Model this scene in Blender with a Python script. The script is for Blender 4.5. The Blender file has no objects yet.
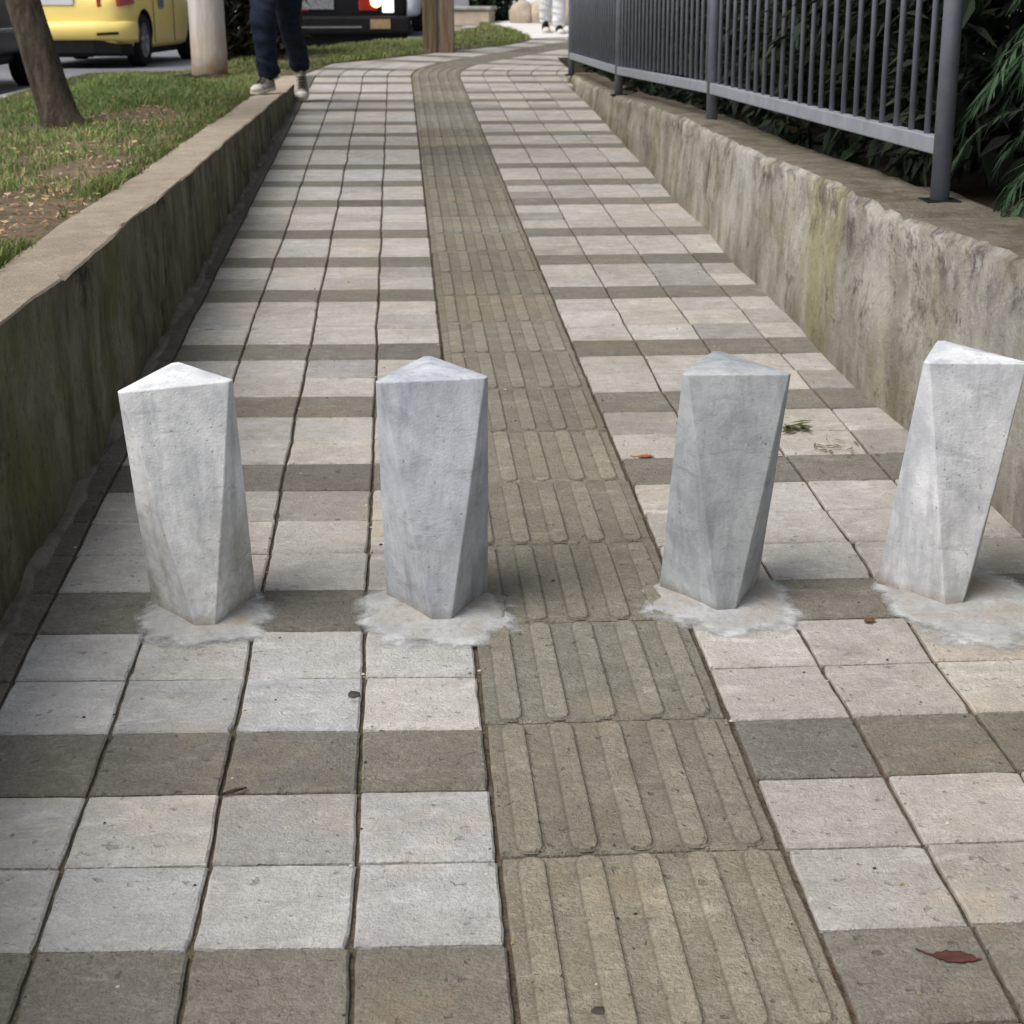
import bpy, bmesh, math, random
import numpy as np
from mathutils import Matrix, Vector, Euler, noise as mnoise

S = bpy.context.scene
COL = S.collection
R = math.radians
TILT = 0.0429                      # the ramp climbs away from the camera by this angle
random.seed(7)
rng = np.random.default_rng(11)


def LV(y, c):                      # a truly level surface, in the frame of the ramp
    return c - 0.0429 * y


# ------------------------------------------------------------------ helpers
def tag(o, label=None, cat=None, group=None, kind=None):
    if label: o['label'] = label
    if cat: o['category'] = cat
    if group: o['group'] = group
    if kind: o['kind'] = kind
    return o


def empty(name, loc, rz=0.0, upright=True, label=None, cat=None, group=None):
    o = bpy.data.objects.new(name, None)
    COL.objects.link(o)
    m = Matrix.Translation(loc)
    if upright: m = m @ Matrix.Rotation(-TILT, 4, 'X')
    o.matrix_world = m @ Matrix.Rotation(rz, 4, 'Z')
    o.empty_display_size = 0.1
    return tag(o, label, cat, group)


class MB:
    """collects verts / faces / material slots / a per-vertex colour into one mesh"""
    def __init__(s):
        s.v, s.f, s.m, s.c = [], [], [], []

    def add(s, vs, fs, mi=0, col=None):
        b = len(s.v)
        s.v += [tuple(p) for p in vs]
        s.f += [tuple(i + b for i in f) for f in fs]
        s.m += [mi] * len(fs)
        s.c += [col or (1, 1, 1, 1)] * len(vs)

    def box(s, x0, x1, y0, y1, z0, z1, mi=0, col=None):
        vs = [(x, y, z) for z in (z0, z1) for y in (y0, y1) for x in (x0, x1)]
        s.add(vs, [(0, 2, 3, 1), (4, 5, 7, 6), (0, 1, 5, 4), (2, 6, 7, 3), (0, 4, 6, 2), (1, 3, 7, 5)], mi, col)

    def tube(s, pts, rad, n=10, mi=0, cap=True, col=None):
        pts = [Vector(p) for p in pts]
        if not hasattr(rad, '__len__'): rad = [rad] * len(pts)
        vs, fs = [], []
        prev = None
        for i, p in enumerate(pts):
            d = (pts[min(i + 1, len(pts) - 1)] - pts[max(i - 1, 0)]).normalized()
            a = prev if prev is not None else (Vector((1, 0, 0)) if abs(d.x) < 0.8 else Vector((0, 1, 0)))
            u = (a - d * a.dot(d)).normalized()
            prev = u
            w = d.cross(u)
            for k in range(n):
                t = 2 * math.pi * k / n
                vs.append(p + (u * math.cos(t) + w * math.sin(t)) * rad[i])
        for i in range(len(pts) - 1):
            for k in range(n):
                k2 = (k + 1) % n
                fs.append((i * n + k, i * n + k2, (i + 1) * n + k2, (i + 1) * n + k))
        if cap:
            fs.append(tuple(range(n - 1, -1, -1)))
            fs.append(tuple((len(pts) - 1) * n + k for k in range(n)))
        s.add(vs, fs, mi, col)

    def loft(s, secs, mi=0, close=True, cap=True):
        n = len(secs[0]); vs = [p for q in secs for p in q]; fs = []
        for i in range(len(secs) - 1):
            for k in range(n if close else n - 1):
                k2 = (k + 1) % n
                fs.append((i * n + k, i * n + k2, (i + 1) * n + k2, (i + 1) * n + k))
        if cap:
            fs.append(tuple(range(n - 1, -1, -1)))
            fs.append(tuple((len(secs) - 1) * n + k for k in range(n)))
        s.add(vs, fs, mi)

    def mesh(s, name, mats, smooth=False):
        me = bpy.data.meshes.new(name)
        me.from_pydata(s.v, [], s.f)
        for m in (mats if isinstance(mats, (list, tuple)) else [mats]): me.materials.append(m)
        me.polygons.foreach_set('material_index', s.m)
        if smooth: me.polygons.foreach_set('use_smooth', [True] * len(s.f))
        at = me.color_attributes.new('tone', 'FLOAT_COLOR', 'POINT')
        at.data.foreach_set('color', [x for c in s.c for x in c])
        me.update()
        return me

    def build(s, name, mats, parent=None, smooth=False, fix=True):
        me = s.mesh(name, mats, smooth)
        if fix:
            bm = bmesh.new(); bm.from_mesh(me); bmesh.ops.recalc_face_normals(bm, faces=bm.faces); bm.to_mesh(me); bm.free()
        return link(name, me, parent)


def link(name, me, parent=None):
    o = bpy.data.objects.new(name, me)
    COL.objects.link(o)
    if parent is not None: o.parent = parent
    return o


def bake(o):
    """apply the modifiers of o without operators"""
    dg = bpy.context.evaluated_depsgraph_get(); dg.update()
    me = bpy.data.meshes.new_from_object(o.evaluated_get(dg), preserve_all_data_layers=True, depsgraph=dg)
    old = o.data; o.modifiers.clear(); o.data = me
    if old.users == 0: bpy.data.meshes.remove(old)
    me.name = o.name
    return o


def bevel(o, w, seg=2, angle=0.5):
    m = o.modifiers.new('bevel', 'BEVEL'); m.width = w; m.segments = seg; m.limit_method = 'ANGLE'; m.angle_limit = angle
    return o


def nz(x, y, z=0.0): return mnoise.noise(Vector((x, y, z)))


# ------------------------------------------------------------------ materials
class G:
    def __init__(s, name):
        s.m = bpy.data.materials.new(name); s.m.use_nodes = True
        s.t = s.m.node_tree; s.n = s.t.nodes
        s.b = s.n['Principled BSDF']; s.out = s.n['Material Output']

    def node(s, ty, **kw):
        n = s.n.new(ty)
        for k, v in kw.items():
            if k.startswith('i_'):
                s.put(n.inputs[int(k[2:]) if k[2:].isdigit() else k[2:].replace('_', ' ')], v)
            else: setattr(n, k, v)
        return n

    def put(s, inp, v):
        if hasattr(v, 'is_output') or isinstance(v, bpy.types.NodeSocket): s.t.links.new(v, inp)
        else: inp.default_value = v

    def coord(s, kind='pos', sc=(1, 1, 1), rnd=False):
        if kind == 'pos': c = s.node('ShaderNodeNewGeometry').outputs['Position']
        else: c = s.node('ShaderNodeTexCoord').outputs['Object']
        if rnd:
            r = s.node('ShaderNodeObjectInfo').outputs['Random']
            mm = s.node('ShaderNodeMath', operation='MULTIPLY'); s.put(mm.inputs[0], r); mm.inputs[1].default_value = 37.0
            v = s.node('ShaderNodeVectorMath', operation='ADD'); s.put(v.inputs[0], c); s.put(v.inputs[1], mm.outputs[0]); c = v.outputs[0]
        v = s.node('ShaderNodeVectorMath', operation='MULTIPLY'); s.put(v.inputs[0], c); v.inputs[1].default_value = sc
        return v.outputs[0]

    def noise(s, c, scale, detail=4, rough=0.55, lo=0.3, hi=0.7, dist=0.0):
        n = s.node('ShaderNodeTexNoise'); s.put(n.inputs['Vector'], c)
        n.inputs['Scale'].default_value = scale; n.inputs['Detail'].default_value = detail
        n.inputs['Roughness'].default_value = rough; n.inputs['Distortion'].default_value = dist
        r = s.node('ShaderNodeMapRange'); s.put(r.inputs[0], n.outputs[0])
        r.inputs[1].default_value = lo; r.inputs[2].default_value = hi
        return r.outputs[0]

    def math(s, op, a, b=0.0):
        n = s.node('ShaderNodeMath', operation=op); s.put(n.inputs[0], a); s.put(n.inputs[1], b); return n.outputs[0]

    def mix(s, fac, a, b, blend='MIX'):
        n = s.node('ShaderNodeMix', data_type='RGBA', blend_type=blend)
        s.put(n.inputs[0], fac)
        for i, v in ((6, a), (7, b)): s.put(n.inputs[i], v if not isinstance(v, tuple) else (*v[:3], 1))
        return n.outputs[2]

    def bump(s, h, strength=0.3, dist=0.01):
        n = s.node('ShaderNodeBump'); n.inputs['Strength'].default_value = strength; n.inputs['Distance'].default_value = dist
        s.put(n.inputs['Height'], h); s.put(s.b.inputs['Normal'], n.outputs[0]); return n

    def done(s, col, rough=0.8, spec=0.3, metal=0.0):
        s.put(s.b.inputs['Base Color'], col if not isinstance(col, tuple) else (*col[:3], 1))
        s.put(s.b.inputs['Roughness'], rough)
        s.b.inputs['Specular IOR Level'].default_value = spec; s.b.inputs['Metallic'].default_value = metal
        return s.m

    def tone(s):
        return s.node('ShaderNodeAttribute', attribute_name='tone').outputs['Color']


def simple(name, col, rough=0.6, spec=0.4, metal=0.0, var=0.25, scale=8.0, bump=0.0, coat=0.0):
    g = G(name); c = g.coord('obj')
    n = g.noise(c, scale)
    k = 1 - var
    o = g.mix(n, tuple(x * k for x in col), tuple(min(1, x * (1 + var * .5)) for x in col))
    if bump: g.bump(g.noise(c, scale * 6, 3), bump, 0.004)
    m = g.done(o, rough, spec, metal)
    if coat: g.b.inputs['Coat Weight'].default_value = coat
    return m


def mat_tiles(name, c_lo, c_hi, speck, bump):
    g = G(name); c = g.coord('pos')
    mid = g.noise(c, 15, 6, .7, .34, .66)
    fine = g.noise(c, 190, 3, .75, .38, .64)
    gran = g.noise(c, 70, 4, .8, .40, .62)
    o = g.mix(mid, c_lo, c_hi)
    big = g.noise(c, 1.7, 6, .7, .38, .68)
    o = g.mix(g.math('MULTIPLY', big, .50), o, tuple(x * y for x, y in zip(c_lo, (.80, .74, .63))))
    blot = g.noise(c, 5.5, 7, .78, .52, .66)
    o = g.mix(g.math('MULTIPLY', blot, .45), o, tuple(x * y for x, y in zip(c_lo, (.62, .61, .60))))
    o = g.mix(g.math('MULTIPLY', gran, speck * .9), o, tuple(x * .58 for x in c_lo))
    o = g.mix(g.math('MULTIPLY', fine, speck), o, tuple(x * .40 for x in c_lo))
    pits = g.noise(c, 52, 2, .5, .67, .72)
    o = g.mix(g.math('MULTIPLY', pits, .45), o, tuple(x * .25 for x in c_lo))
    scuff = g.noise(g.coord('pos', (1, 3.5, 1)), 7, 8, .8, .54, .66)
    o = g.mix(g.math('MULTIPLY', scuff, .40), o, tuple(x * .52 for x in c_lo))
    dust = g.noise(g.coord('pos', (1, 2.5, 1)), 8, 8, .78, .55, .70, .4)
    o = g.mix(g.math('MULTIPLY', dust, .50), o, tuple(min(.85, x * 1.30) for x in c_hi))
    tan = g.noise(c, 2.9, 6, .7, .56, .70)
    o = g.mix(g.math('MULTIPLY', tan, .35), o, tuple(x * y for x, y in zip(c_hi, (.98, .80, .58))))
    o = g.mix(1.0, o, g.tone(), 'MULTIPLY')
    h = g.math('ADD', g.math('MULTIPLY', fine, .45), g.math('ADD', g.math('MULTIPLY', gran, .5), g.math('MULTIPLY', mid, .5)))
    g.bump(g.math('SUBTRACT', h, pits), bump, .004)
    return g.done(o, .85, .25)


M = {}
M['tile_light'] = mat_tiles('pale_paver', (.46, .445, .425), (.62, .61, .60), .30, .7)
M['tile_dark'] = mat_tiles('grey_paver', (.225, .208, .172), (.31, .29, .25), .50, .8)
M['tile_tact'] = mat_tiles('guide_paver', (.242, .222, .175), (.334, .310, .250), .45, .9)


def mat_joint():
    g = G('joint_dirt'); c = g.coord('pos')
    o = g.mix(g.noise(c, 25, 5, .7), (.050, .040, .028), (.150, .122, .088))
    o = g.mix(g.noise(c, 4.0, 5, .7, .58, .72), o, (.05, .055, .022))
    o = g.mix(g.noise(c, 9.0, 4, .7, .6, .72), o, (.12, .05, .03))
    g.bump(g.noise(c, 120, 3), .8, .006)
    return g.done(o, .95, .1)


M['joint'] = mat_joint()


def mat_bollard():
    g = G('cast_concrete'); c = g.coord('obj', rnd=True)
    oi = g.node('ShaderNodeObjectInfo'); oc = oi.outputs['Color']
    z = g.node('ShaderNodeSeparateXYZ'); g.put(z.inputs[0], g.node('ShaderNodeTexCoord').outputs['Object'])
    mid = g.noise(c, 9, 7, .7, .34, .66, .3)
    o = g.mix(mid, (.60, .61, .63), (1.0, 1.0, 1.0))
    o = g.mix(g.math('MULTIPLY', g.noise(c, 4.0, 6, .7, .47, .66, .8), .6), o, (.48, .49, .52))
    cl = g.coord('obj', (1, 1, .16), True)
    o = g.mix(g.math('MULTIPLY', g.noise(cl, 26, 6, .65, .50, .68), .55), o, (.38, .40, .43))
    o = g.mix(g.math('MULTIPLY', g.noise(cl, 15, 6, .7, .57, .70), .6), o, (1.0, 1.0, .99))
    ch = g.coord('obj', (.4, .4, 1.6), True)
    o = g.mix(g.math('MULTIPLY', g.noise(ch, 20, 7, .8, .56, .66), .5), o, (.36, .37, .38))
    o = g.mix(g.math('MULTIPLY', g.noise(c, 95, 4, .8, .48, .70), .20), o, (.42, .42, .42))
    low = g.node('ShaderNodeMapRange'); g.put(low.inputs[0], z.outputs[2]); low.inputs[1].default_value = .27; low.inputs[2].default_value = .02
    moss = g.math('MULTIPLY', low.outputs[0], g.noise(c, 6, 7, .75, .44, .64))
    o = g.mix(g.math('MULTIPLY', moss, g.math('MULTIPLY', oi.outputs['Alpha'], .9)), o, (.30, .275, .17))
    foot = g.node('ShaderNodeMapRange'); g.put(foot.inputs[0], z.outputs[2]); foot.inputs[1].default_value = .030; foot.inputs[2].default_value = .0
    o = g.mix(g.math('MULTIPLY', foot.outputs[0], g.noise(c, 16, 5, .7, .34, .58)), o, (.33, .25, .17))
    o = g.mix(1.0, o, oc, 'MULTIPLY')
    pit = g.noise(c, 105, 2, .5, .70, .74)
    o = g.mix(g.math('MULTIPLY', pit, .6), o, (.17, .17, .165))
    h = g.math('ADD', g.math('MULTIPLY', g.noise(c, 220, 3), .4), g.math('MULTIPLY', g.noise(c, 60, 5, .75), .4))
    g.bump(g.math('SUBTRACT', h, g.math('MULTIPLY', pit, 1.2)), .30, .003)
    return g.done(o, .8, .25)


M['bollard'] = mat_bollard()


def mat_mortar():
    g = G('smeared_mortar'); c = g.coord('pos')
    an = g.node('ShaderNodeAttribute', attribute_name='tone')
    o = g.mix(g.noise(c, 11, 6, .7), (.27, .27, .262), (.43, .435, .435))
    rim = g.node('ShaderNodeMapRange'); g.put(rim.inputs[0], an.outputs['Fac']); rim.inputs[1].default_value = .74; rim.inputs[2].default_value = .92
    o = g.mix(g.math('MULTIPLY', rim.outputs[0], g.noise(c, 16, 5, .7, .36, .60)), o, (.60, .615, .62))
    inn = g.node('ShaderNodeMapRange'); g.put(inn.inputs[0], an.outputs['Fac']); inn.inputs[1].default_value = .86; inn.inputs[2].default_value = .62
    o = g.mix(g.math('MULTIPLY', inn.outputs[0], g.noise(c, 9, 5, .7, .45, .72)), o, (.30, .245, .185))
    o = g.mix(g.math('MULTIPLY', g.noise(c, 85, 4, .7, .5, .72), .5), o, (.20, .20, .19))
    o = g.mix(g.math('MULTIPLY', g.noise(c, 24, 6, .8, .58, .68), .6), o, (.17, .16, .145))
    g.bump(g.noise(c, 40, 6, .7), .5, .005)
    g.done(o, .85, .2)
    cover = g.math('ADD', an.outputs['Alpha'], g.math('MULTIPLY', g.noise(c, 15, 5, .6, .30, .70), .8))
    k = g.node('ShaderNodeMapRange'); g.put(k.inputs[0], cover); k.inputs[1].default_value = .55; k.inputs[2].default_value = 1.12
    tr = g.node('ShaderNodeBsdfTransparent'); mx = g.node('ShaderNodeMixShader')
    g.put(mx.inputs[0], k.outputs[0]); g.put(mx.inputs[1], tr.outputs[0]); g.put(mx.inputs[2], g.b.outputs[0]); g.put(g.out.inputs[0], mx.outputs[0])
    return g.m


M['mortar'] = mat_mortar()


def mat_wall_dark():
    g = G('mouldy_concrete'); c = g.coord('pos'); cv = g.coord('pos', (1, 1, .38))
    o = g.mix(g.noise(c, 5, 6, .65), (.14, .132, .085), (.31, .29, .205))
    o = g.mix(g.noise(cv, 7, 6, .65, .42, .70), o, (.045, .042, .027))
    o = g.mix(g.math('MULTIPLY', g.noise(c, 1.9, 5, .7, .5, .68), .85), o, (.15, .145, .05))
    o = g.mix(g.math('MULTIPLY', g.noise(c, 2.7, 6, .75, .56, .66), .9), o, (.022, .021, .016))
    o = g.mix(g.math('MULTIPLY', g.noise(c, 3.3, 7, .75, .55, .70), .6), o, (.30, .285, .235))
    o = g.mix(g.math('MULTIPLY', g.noise(c, 40, 4, .8, .5, .66), .5), o, (.045, .042, .03))
    g.bump(g.noise(c, 28, 7, .7), .9, .012)
    return g.done(o, .9, .15)


def mat_wall_top():
    g = G('sandy_coping'); c = g.coord('pos')
    o = g.mix(g.noise(c, 9, 6, .65), (.54, .44, .335), (.74, .63, .50))
    o = g.mix(g.math('MULTIPLY', g.noise(c, 2.5, 6, .75, .5, .75), .45), o, (.33, .28, .21))
    o = g.mix(g.math('MULTIPLY', g.noise(c, 90, 3, .6, .55, .75), .3), o, (.20, .16, .12))
    o = g.mix(g.math('MULTIPLY', g.noise(c, 22, 6, .8, .55, .68), .3), o, (.24, .195, .145))
    g.bump(g.noise(c, 60, 7, .8), 1.0, .012)
    return g.done(o, .9, .15)


def mat_wall_pale():
    g = G('stained_render'); c = g.coord('pos'); cv = g.coord('pos', (1, 1, .24))
    sp = g.node('ShaderNodeSeparateXYZ'); g.put(sp.inputs[0], g.node('ShaderNodeNewGeometry').outputs['Position'])
    o = g.mix(g.noise(c, 4, 7, .68), (.27, .25, .21), (.54, .52, .47))
    o = g.mix(g.math('MULTIPLY', g.noise(cv, 8, 6, .6, .45, .7), .6), o, (.70, .67, .61))
    o = g.mix(g.math('MULTIPLY', g.noise(cv, 5.5, 6, .65, .52, .70), .7), o, (.27, .21, .145))
    o = g.mix(g.math('MULTIPLY', g.noise(g.coord('pos', (1, 1, .35)), 2.6, 5, .6, .50, .70), .75), o, (.40, .38, .16))
    o = g.mix(g.math('MULTIPLY', g.noise(c, 13, 7, .75, .56, .66), .75), o, (.085, .075, .062))
    o = g.mix(g.math('MULTIPLY', g.noise(c, 2.4, 8, .78, .53, .63), .65), o, (.12, .105, .075))
    o = g.mix(g.math('MULTIPLY', g.noise(c, 3.1, 6, .7, .56, .68), .6), o, (.21, .22, .085))
    o = g.mix(g.math('MULTIPLY', g.noise(cv, 11, 5, .6, .62, .74), .8), o, (.06, .052, .035))
    an = g.node('ShaderNodeAttribute', attribute_name='tone')
    band = g.node('ShaderNodeMapRange'); g.put(band.inputs[0], an.outputs['Alpha']); band.inputs[1].default_value = .62; band.inputs[2].default_value = .86
    pit = g.math('MULTIPLY', band.outputs[0], g.noise(g.coord('pos', (1, 1, 1)), 10, 8, .8, .47, .60, .1))
    o = g.mix(g.math('MULTIPLY', pit, .85), o, (.11, .10, .095))
    chalk = g.math('MULTIPLY', band.outputs[0], g.noise(c, 14, 6, .7, .56, .66))
    o = g.mix(g.math('MULTIPLY', chalk, .6), o, (.66, .655, .64))
    o = g.mix(g.math('MULTIPLY', g.noise(g.coord('pos', (1, 1, .5)), 2.2, 6, .65, .48, .64), .65), o, (.66, .65, .61))
    footb = g.node('ShaderNodeMapRange'); g.put(footb.inputs[0], an.outputs['Alpha']); footb.inputs[1].default_value = .42; footb.inputs[2].default_value = .02
    damp = g.math('MULTIPLY', footb.outputs[0], g.noise(cv, 6, 6, .7, .3, .62))
    o = g.mix(g.math('MULTIPLY', damp, .75), o, (.155, .125, .08))
    o = g.mix(1.0, o, an.outputs['Color'], 'MULTIPLY')
    g.bump(g.noise(c, 26, 8, .75), .9, .014)
    return g.done(o, .92, .15)


def mat_wall_soiltop():
    g = G('dirty_coping'); c = g.coord('pos')
    o = g.mix(g.noise(c, 10, 6, .7), (.15, .128, .098), (.33, .29, .23))
    o = g.mix(g.math('MULTIPLY', g.noise(c, 3.5, 5, .7, .5, .7), .7), o, (.085, .085, .035))
    g.bump(g.noise(c, 55, 6, .7), 1.0, .012)
    return g.done(o, .95, .1)


M['wall_dark'], M['wall_top'], M['wall_pale'], M['wall_soil'] = mat_wall_dark(), mat_wall_top(), mat_wall_pale(), mat_wall_soiltop()


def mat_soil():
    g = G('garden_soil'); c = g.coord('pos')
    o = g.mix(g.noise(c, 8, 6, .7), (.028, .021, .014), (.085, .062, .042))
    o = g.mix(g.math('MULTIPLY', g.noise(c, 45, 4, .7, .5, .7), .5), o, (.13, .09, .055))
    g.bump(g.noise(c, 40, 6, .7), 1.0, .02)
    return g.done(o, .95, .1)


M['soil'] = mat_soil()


def mat_turf():
    g = G('turf'); c = g.coord('pos')
    o = g.mix(g.noise(c, 14, 6, .75), (.055, .085, .022), (.135, .155, .055))
    o = g.mix(g.math('MULTIPLY', g.noise(c, 1.6, 5, .7, .48, .68), .7), o, (.16, .125, .07))
    g.bump(g.noise(c, 50, 5, .7), 1.0, .03)
    return g.done(o, .95, .1)


M['turf'] = mat_turf()


def mat_blades(name, tr=0.25):
    g = G(name)
    col = g.tone()
    g.done(col, .7, .2)
    t = g.node('ShaderNodeBsdfTranslucent'); g.put(t.inputs[0], col)
    mx = g.node('ShaderNodeMixShader'); mx.inputs[0].default_value = tr
    g.put(mx.inputs[1], g.b.outputs[0]); g.put(mx.inputs[2], t.outputs[0]); g.put(g.out.inputs[0], mx.outputs[0])
    return g.m


M['blades'] = mat_blades('grass_blade')
M['leaves'] = mat_blades('leaf', .2)


def mat_asphalt():
    g = G('asphalt'); c = g.coord('pos')
    o = g.mix(g.noise(c, 1.2, 6, .6), (.13, .132, .15), (.22, .222, .245))
    o = g.mix(g.math('MULTIPLY', g.noise(c, 120, 3, .6, .5, .7), .5), o, (.06, .06, .065))
    g.bump(g.noise(c, 150, 3), .5, .005)
    return g.done(o, .75, .35)


M['asphalt'] = mat_asphalt()
M['kerb'] = simple('kerb_concrete', (.34, .33, .30), .9, .15, var=.3, scale=6, bump=.5)
M['pale_concrete'] = simple('pale_driveway', (.62, .61, .58), .85, .2, var=.12, scale=2, bump=.3)


def mat_bark():
    g = G('bark'); c = g.coord('obj', (1, 1, .35))
    o = g.mix(g.noise(c, 22, 7, .7), (.055, .045, .034), (.21, .175, .135))
    o = g.mix(g.math('MULTIPLY', g.noise(c, 9, 5, .7, .50, .68), .8), o, (.26, .235, .18))
    o = g.mix(g.math('MULTIPLY', g.noise(c, 5, 5, .7, .54, .7), .7), o, (.085, .09, .035))
    g.bump(g.noise(c, 30, 7, .75), 1.0, .03)
    return g.done(o, .95, .1)


M['bark'] = mat_bark()
M['steel'] = simple('grey_fence_paint', (.20, .215, .25), .45, .45, var=.22, scale=14, bump=.1)
M['steel_rail'] = simple('grey_rail_paint', (.27, .285, .31), .42, .45, var=.2, scale=11, bump=.1)
def mat_fencepaint(name, col):
    g = G(name); c = g.coord('pos')
    o = g.mix(g.noise(c, 12, 5, .7), tuple(x * .78 for x in col), tuple(x * 1.12 for x in col))
    o = g.mix(g.math('MULTIPLY', g.noise(g.coord('pos', (1, 1, .3)), 25, 6, .75, .58, .72), .5), o, (.36, .35, .33))
    o = g.mix(g.math('MULTIPLY', g.noise(c, 38, 5, .75, .66, .73), .8), o, (.13, .065, .035))
    g.bump(g.noise(c, 90, 4), .15, .002)
    return g.done(o, .5, .4)


M['steel'] = mat_fencepaint('grey_fence_paint', (.19, .21, .25)); M['steel_rail'] = mat_fencepaint('grey_rail_paint', (.255, .275, .305))
M['taxi'] = simple('yellow_paint', (.90, .70, .22), .38, .35, var=.06, scale=2)
M['black_paint'] = simple('black_paint', (.008, .008, .010), .4, .25, var=.2, scale=3)
M['navy_paint'] = simple('dark_paint', (.012, .013, .016), .4, .25, var=.2, scale=3)
M['white_paint'] = simple('white_paint', (.72, .74, .77), .3, .5, var=.06, scale=3, coat=.5)
M['plastic'] = simple('black_plastic', (.008, .008, .009), .6, .2, var=.3, scale=9, bump=.1)
M['rubber'] = simple('tyre_rubber', (.018, .018, .018), .85, .2, var=.3, scale=10, bump=.2)
M['alloy'] = simple('wheel_alloy', (.42, .43, .45), .35, .5, metal=.7, var=.15)
M['chrome'] = simple('chrome', (.65, .65, .66), .2, .5, metal=1, var=.05)
M['glass'] = simple('dark_glass', (.012, .015, .018), .06, .6, var=.1)
M['redlens'] = simple('red_lens', (.32, .02, .012), .2, .5, var=.2, coat=.4)
M['clearlens'] = simple('clear_lens', (.72, .70, .68), .2, .5, var=.1, coat=.4)
M['plate'] = simple('plate_white', (.62, .63, .64), .5, .4, var=.1)
M['plate_grey'] = simple('plate_grey', (.22, .225, .23), .5, .4, var=.4, scale=25)
M['denim'] = simple('denim', (.013, .020, .037), .9, .15, var=.45, scale=18, bump=.4)
M['suede'] = simple('beige_suede', (.33, .285, .235), .85, .2, var=.3, scale=30, bump=.3)
M['sole'] = simple('pale_sole', (.58, .55, .50), .7, .3, var=.15, scale=25)
M['shirt'] = simple('grey_cotton', (.20, .21, .23), .9, .15, var=.25, scale=12, bump=.2)
M['skin'] = simple('skin', (.42, .25, .17), .55, .4, var=.12, scale=9)
M['hair'] = simple('dark_hair', (.015, .011, .009), .6, .4, var=.4, scale=40, bump=.5)
M['white_cloth'] = simple('white_cloth', (.72, .72, .74), .9, .15, var=.12, scale=10, bump=.2)
M['wood'] = None


def mat_wood():
    g = G('weathered_timber'); c = g.coord('obj', (1, 1, .06))
    o = g.mix(g.noise(c, 30, 6, .65), (.075, .048, .026), (.25, .185, .115))
    o = g.mix(g.math('MULTIPLY', g.noise(c, 11, 5, .7, .5, .7), .6), o, (.30, .26, .20))
    g.bump(g.noise(c, 40, 5, .7), .8, .01)
    return g.done(o, .9, .15)


M['wood'] = mat_wood()


def mat_pole():
    g = G('limewashed_pole'); c = g.coord('obj'); cv = g.coord('obj', (1, 1, .12))
    o = g.mix(g.noise(cv, 14, 6, .6), (.40, .37, .34), (.62, .59, .56))
    z = g.node('ShaderNodeSeparateXYZ'); g.put(z.inputs[0], g.node('ShaderNodeTexCoord').outputs['Object'])
    low = g.node('ShaderNodeMapRange'); g.put(low.inputs[0], z.outputs[2]); low.inputs[1].default_value = .55; low.inputs[2].default_value = .08
    o = g.mix(g.math('MULTIPLY', low.outputs[0], g.noise(c, 6, 5, .6, .3, .6)), o, (.46, .30, .17))
    g.bump(g.noise(c, 40, 5, .7), .4, .006)
    return g.done(o, .85, .2)


M['pole'] = mat_pole()


def lamp_mat(name, col, st):
    g = G(name); g.done(col, .3, .4)
    g.b.inputs['Emission Color'].default_value = (*col, 1); g.b.inputs['Emission Strength'].default_value = st
    return g.m


M['amber_lit'] = lamp_mat('lit_lamp', (1.0, .62, .20), 3.0)
M['white_lit'] = lamp_mat('lit_reverse_lamp', (.9, .88, .9), .7)

# ------------------------------------------------------------------ the ramp: pavers and guide strip
S0, RAD, ANG = 14.4, 3.6, 0.49
UX = 0.32


def pathmap(s, u):
    """along-path s and offset u from the guide strip's axis to ground x, y: straight, then a bend to the right"""
    if s <= S0: return UX + u, s
    a = min((s - S0) / RAD, ANG)
    cx, cy = UX + RAD, S0
    x = cx - (RAD - u) * math.cos(a); y = cy + (RAD - u) * math.sin(a)
    e = s - S0 - RAD * ANG
    if e > 0: x += e * math.sin(ANG); y += e * math.cos(ANG)
    return x, y


def paver(mb, quad, gx, gy, mi, tone, z=0.0, segs=5, wear=.0010):
    """quad: 4 plan corners (x,y) ccw from near-left; gaps gx (sides) and gy (ends)"""
    q = [Vector((p[0], p[1])) for p in quad]
    ex = ((q[1] - q[0]) + (q[2] - q[3])).normalized(); ey = ((q[3] - q[0]) + (q[2] - q[1])).normalized()
    c = sum(q, Vector((0, 0))) / 4
    dz = [random.gauss(0, .0009) for _ in range(2)]; zo = z + random.gauss(0, .0004)
    ins = [(gx, gy, -.022, .3), (gx, gy, -.0032, 1), (gx + .0035, gy + .0032, 0, .8)]
    rings = []
    rot = random.gauss(0, .004)
    jit = [random.uniform(-1, 1) * wear for _ in range(segs * 4)]
    if segs > 4:
        for e in range(4):
            if random.random() < .13: jit[e * segs] += random.uniform(.002, .006)
        for _ in range(2): jit[random.randrange(segs * 4)] += random.uniform(.0005, .0025)
    for (ix, iy, dzv, w) in ins:
        k = [q[0] + ex * ix + ey * iy, q[1] - ex * ix + ey * iy, q[2] - ex * ix - ey * iy, q[3] + ex * ix - ey * iy]
        ring = []
        for e in range(4):
            a, b = k[e], k[(e + 1) % 4]
            nrm = Vector((-(b - a).y, (b - a).x)).normalized()
            for t in range(segs):
                p = a.lerp(b, t / segs) + nrm * (jit[e * segs + t] * w + (wear if t else wear * 2.2) * w)
                d = p - c
                d = Vector((d.x - rot * d.y, d.y + rot * d.x)); p = c + d
                ring.append((p.x, p.y, zo + dzv + d.x * dz[0] * 5 + d.y * dz[1] * 3))
        rings += ring
    n = segs * 4
    fs = []
    for r in range(2):
        for k in range(n):
            k2 = (k + 1) % n
            fs.append((r * n + k, r * n + k2, (r + 1) * n + k2, (r + 1) * n + k))
    fs.append(tuple(2 * n + k for k in range(n)))
    mb.add(rings, fs, mi, tone)


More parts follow.
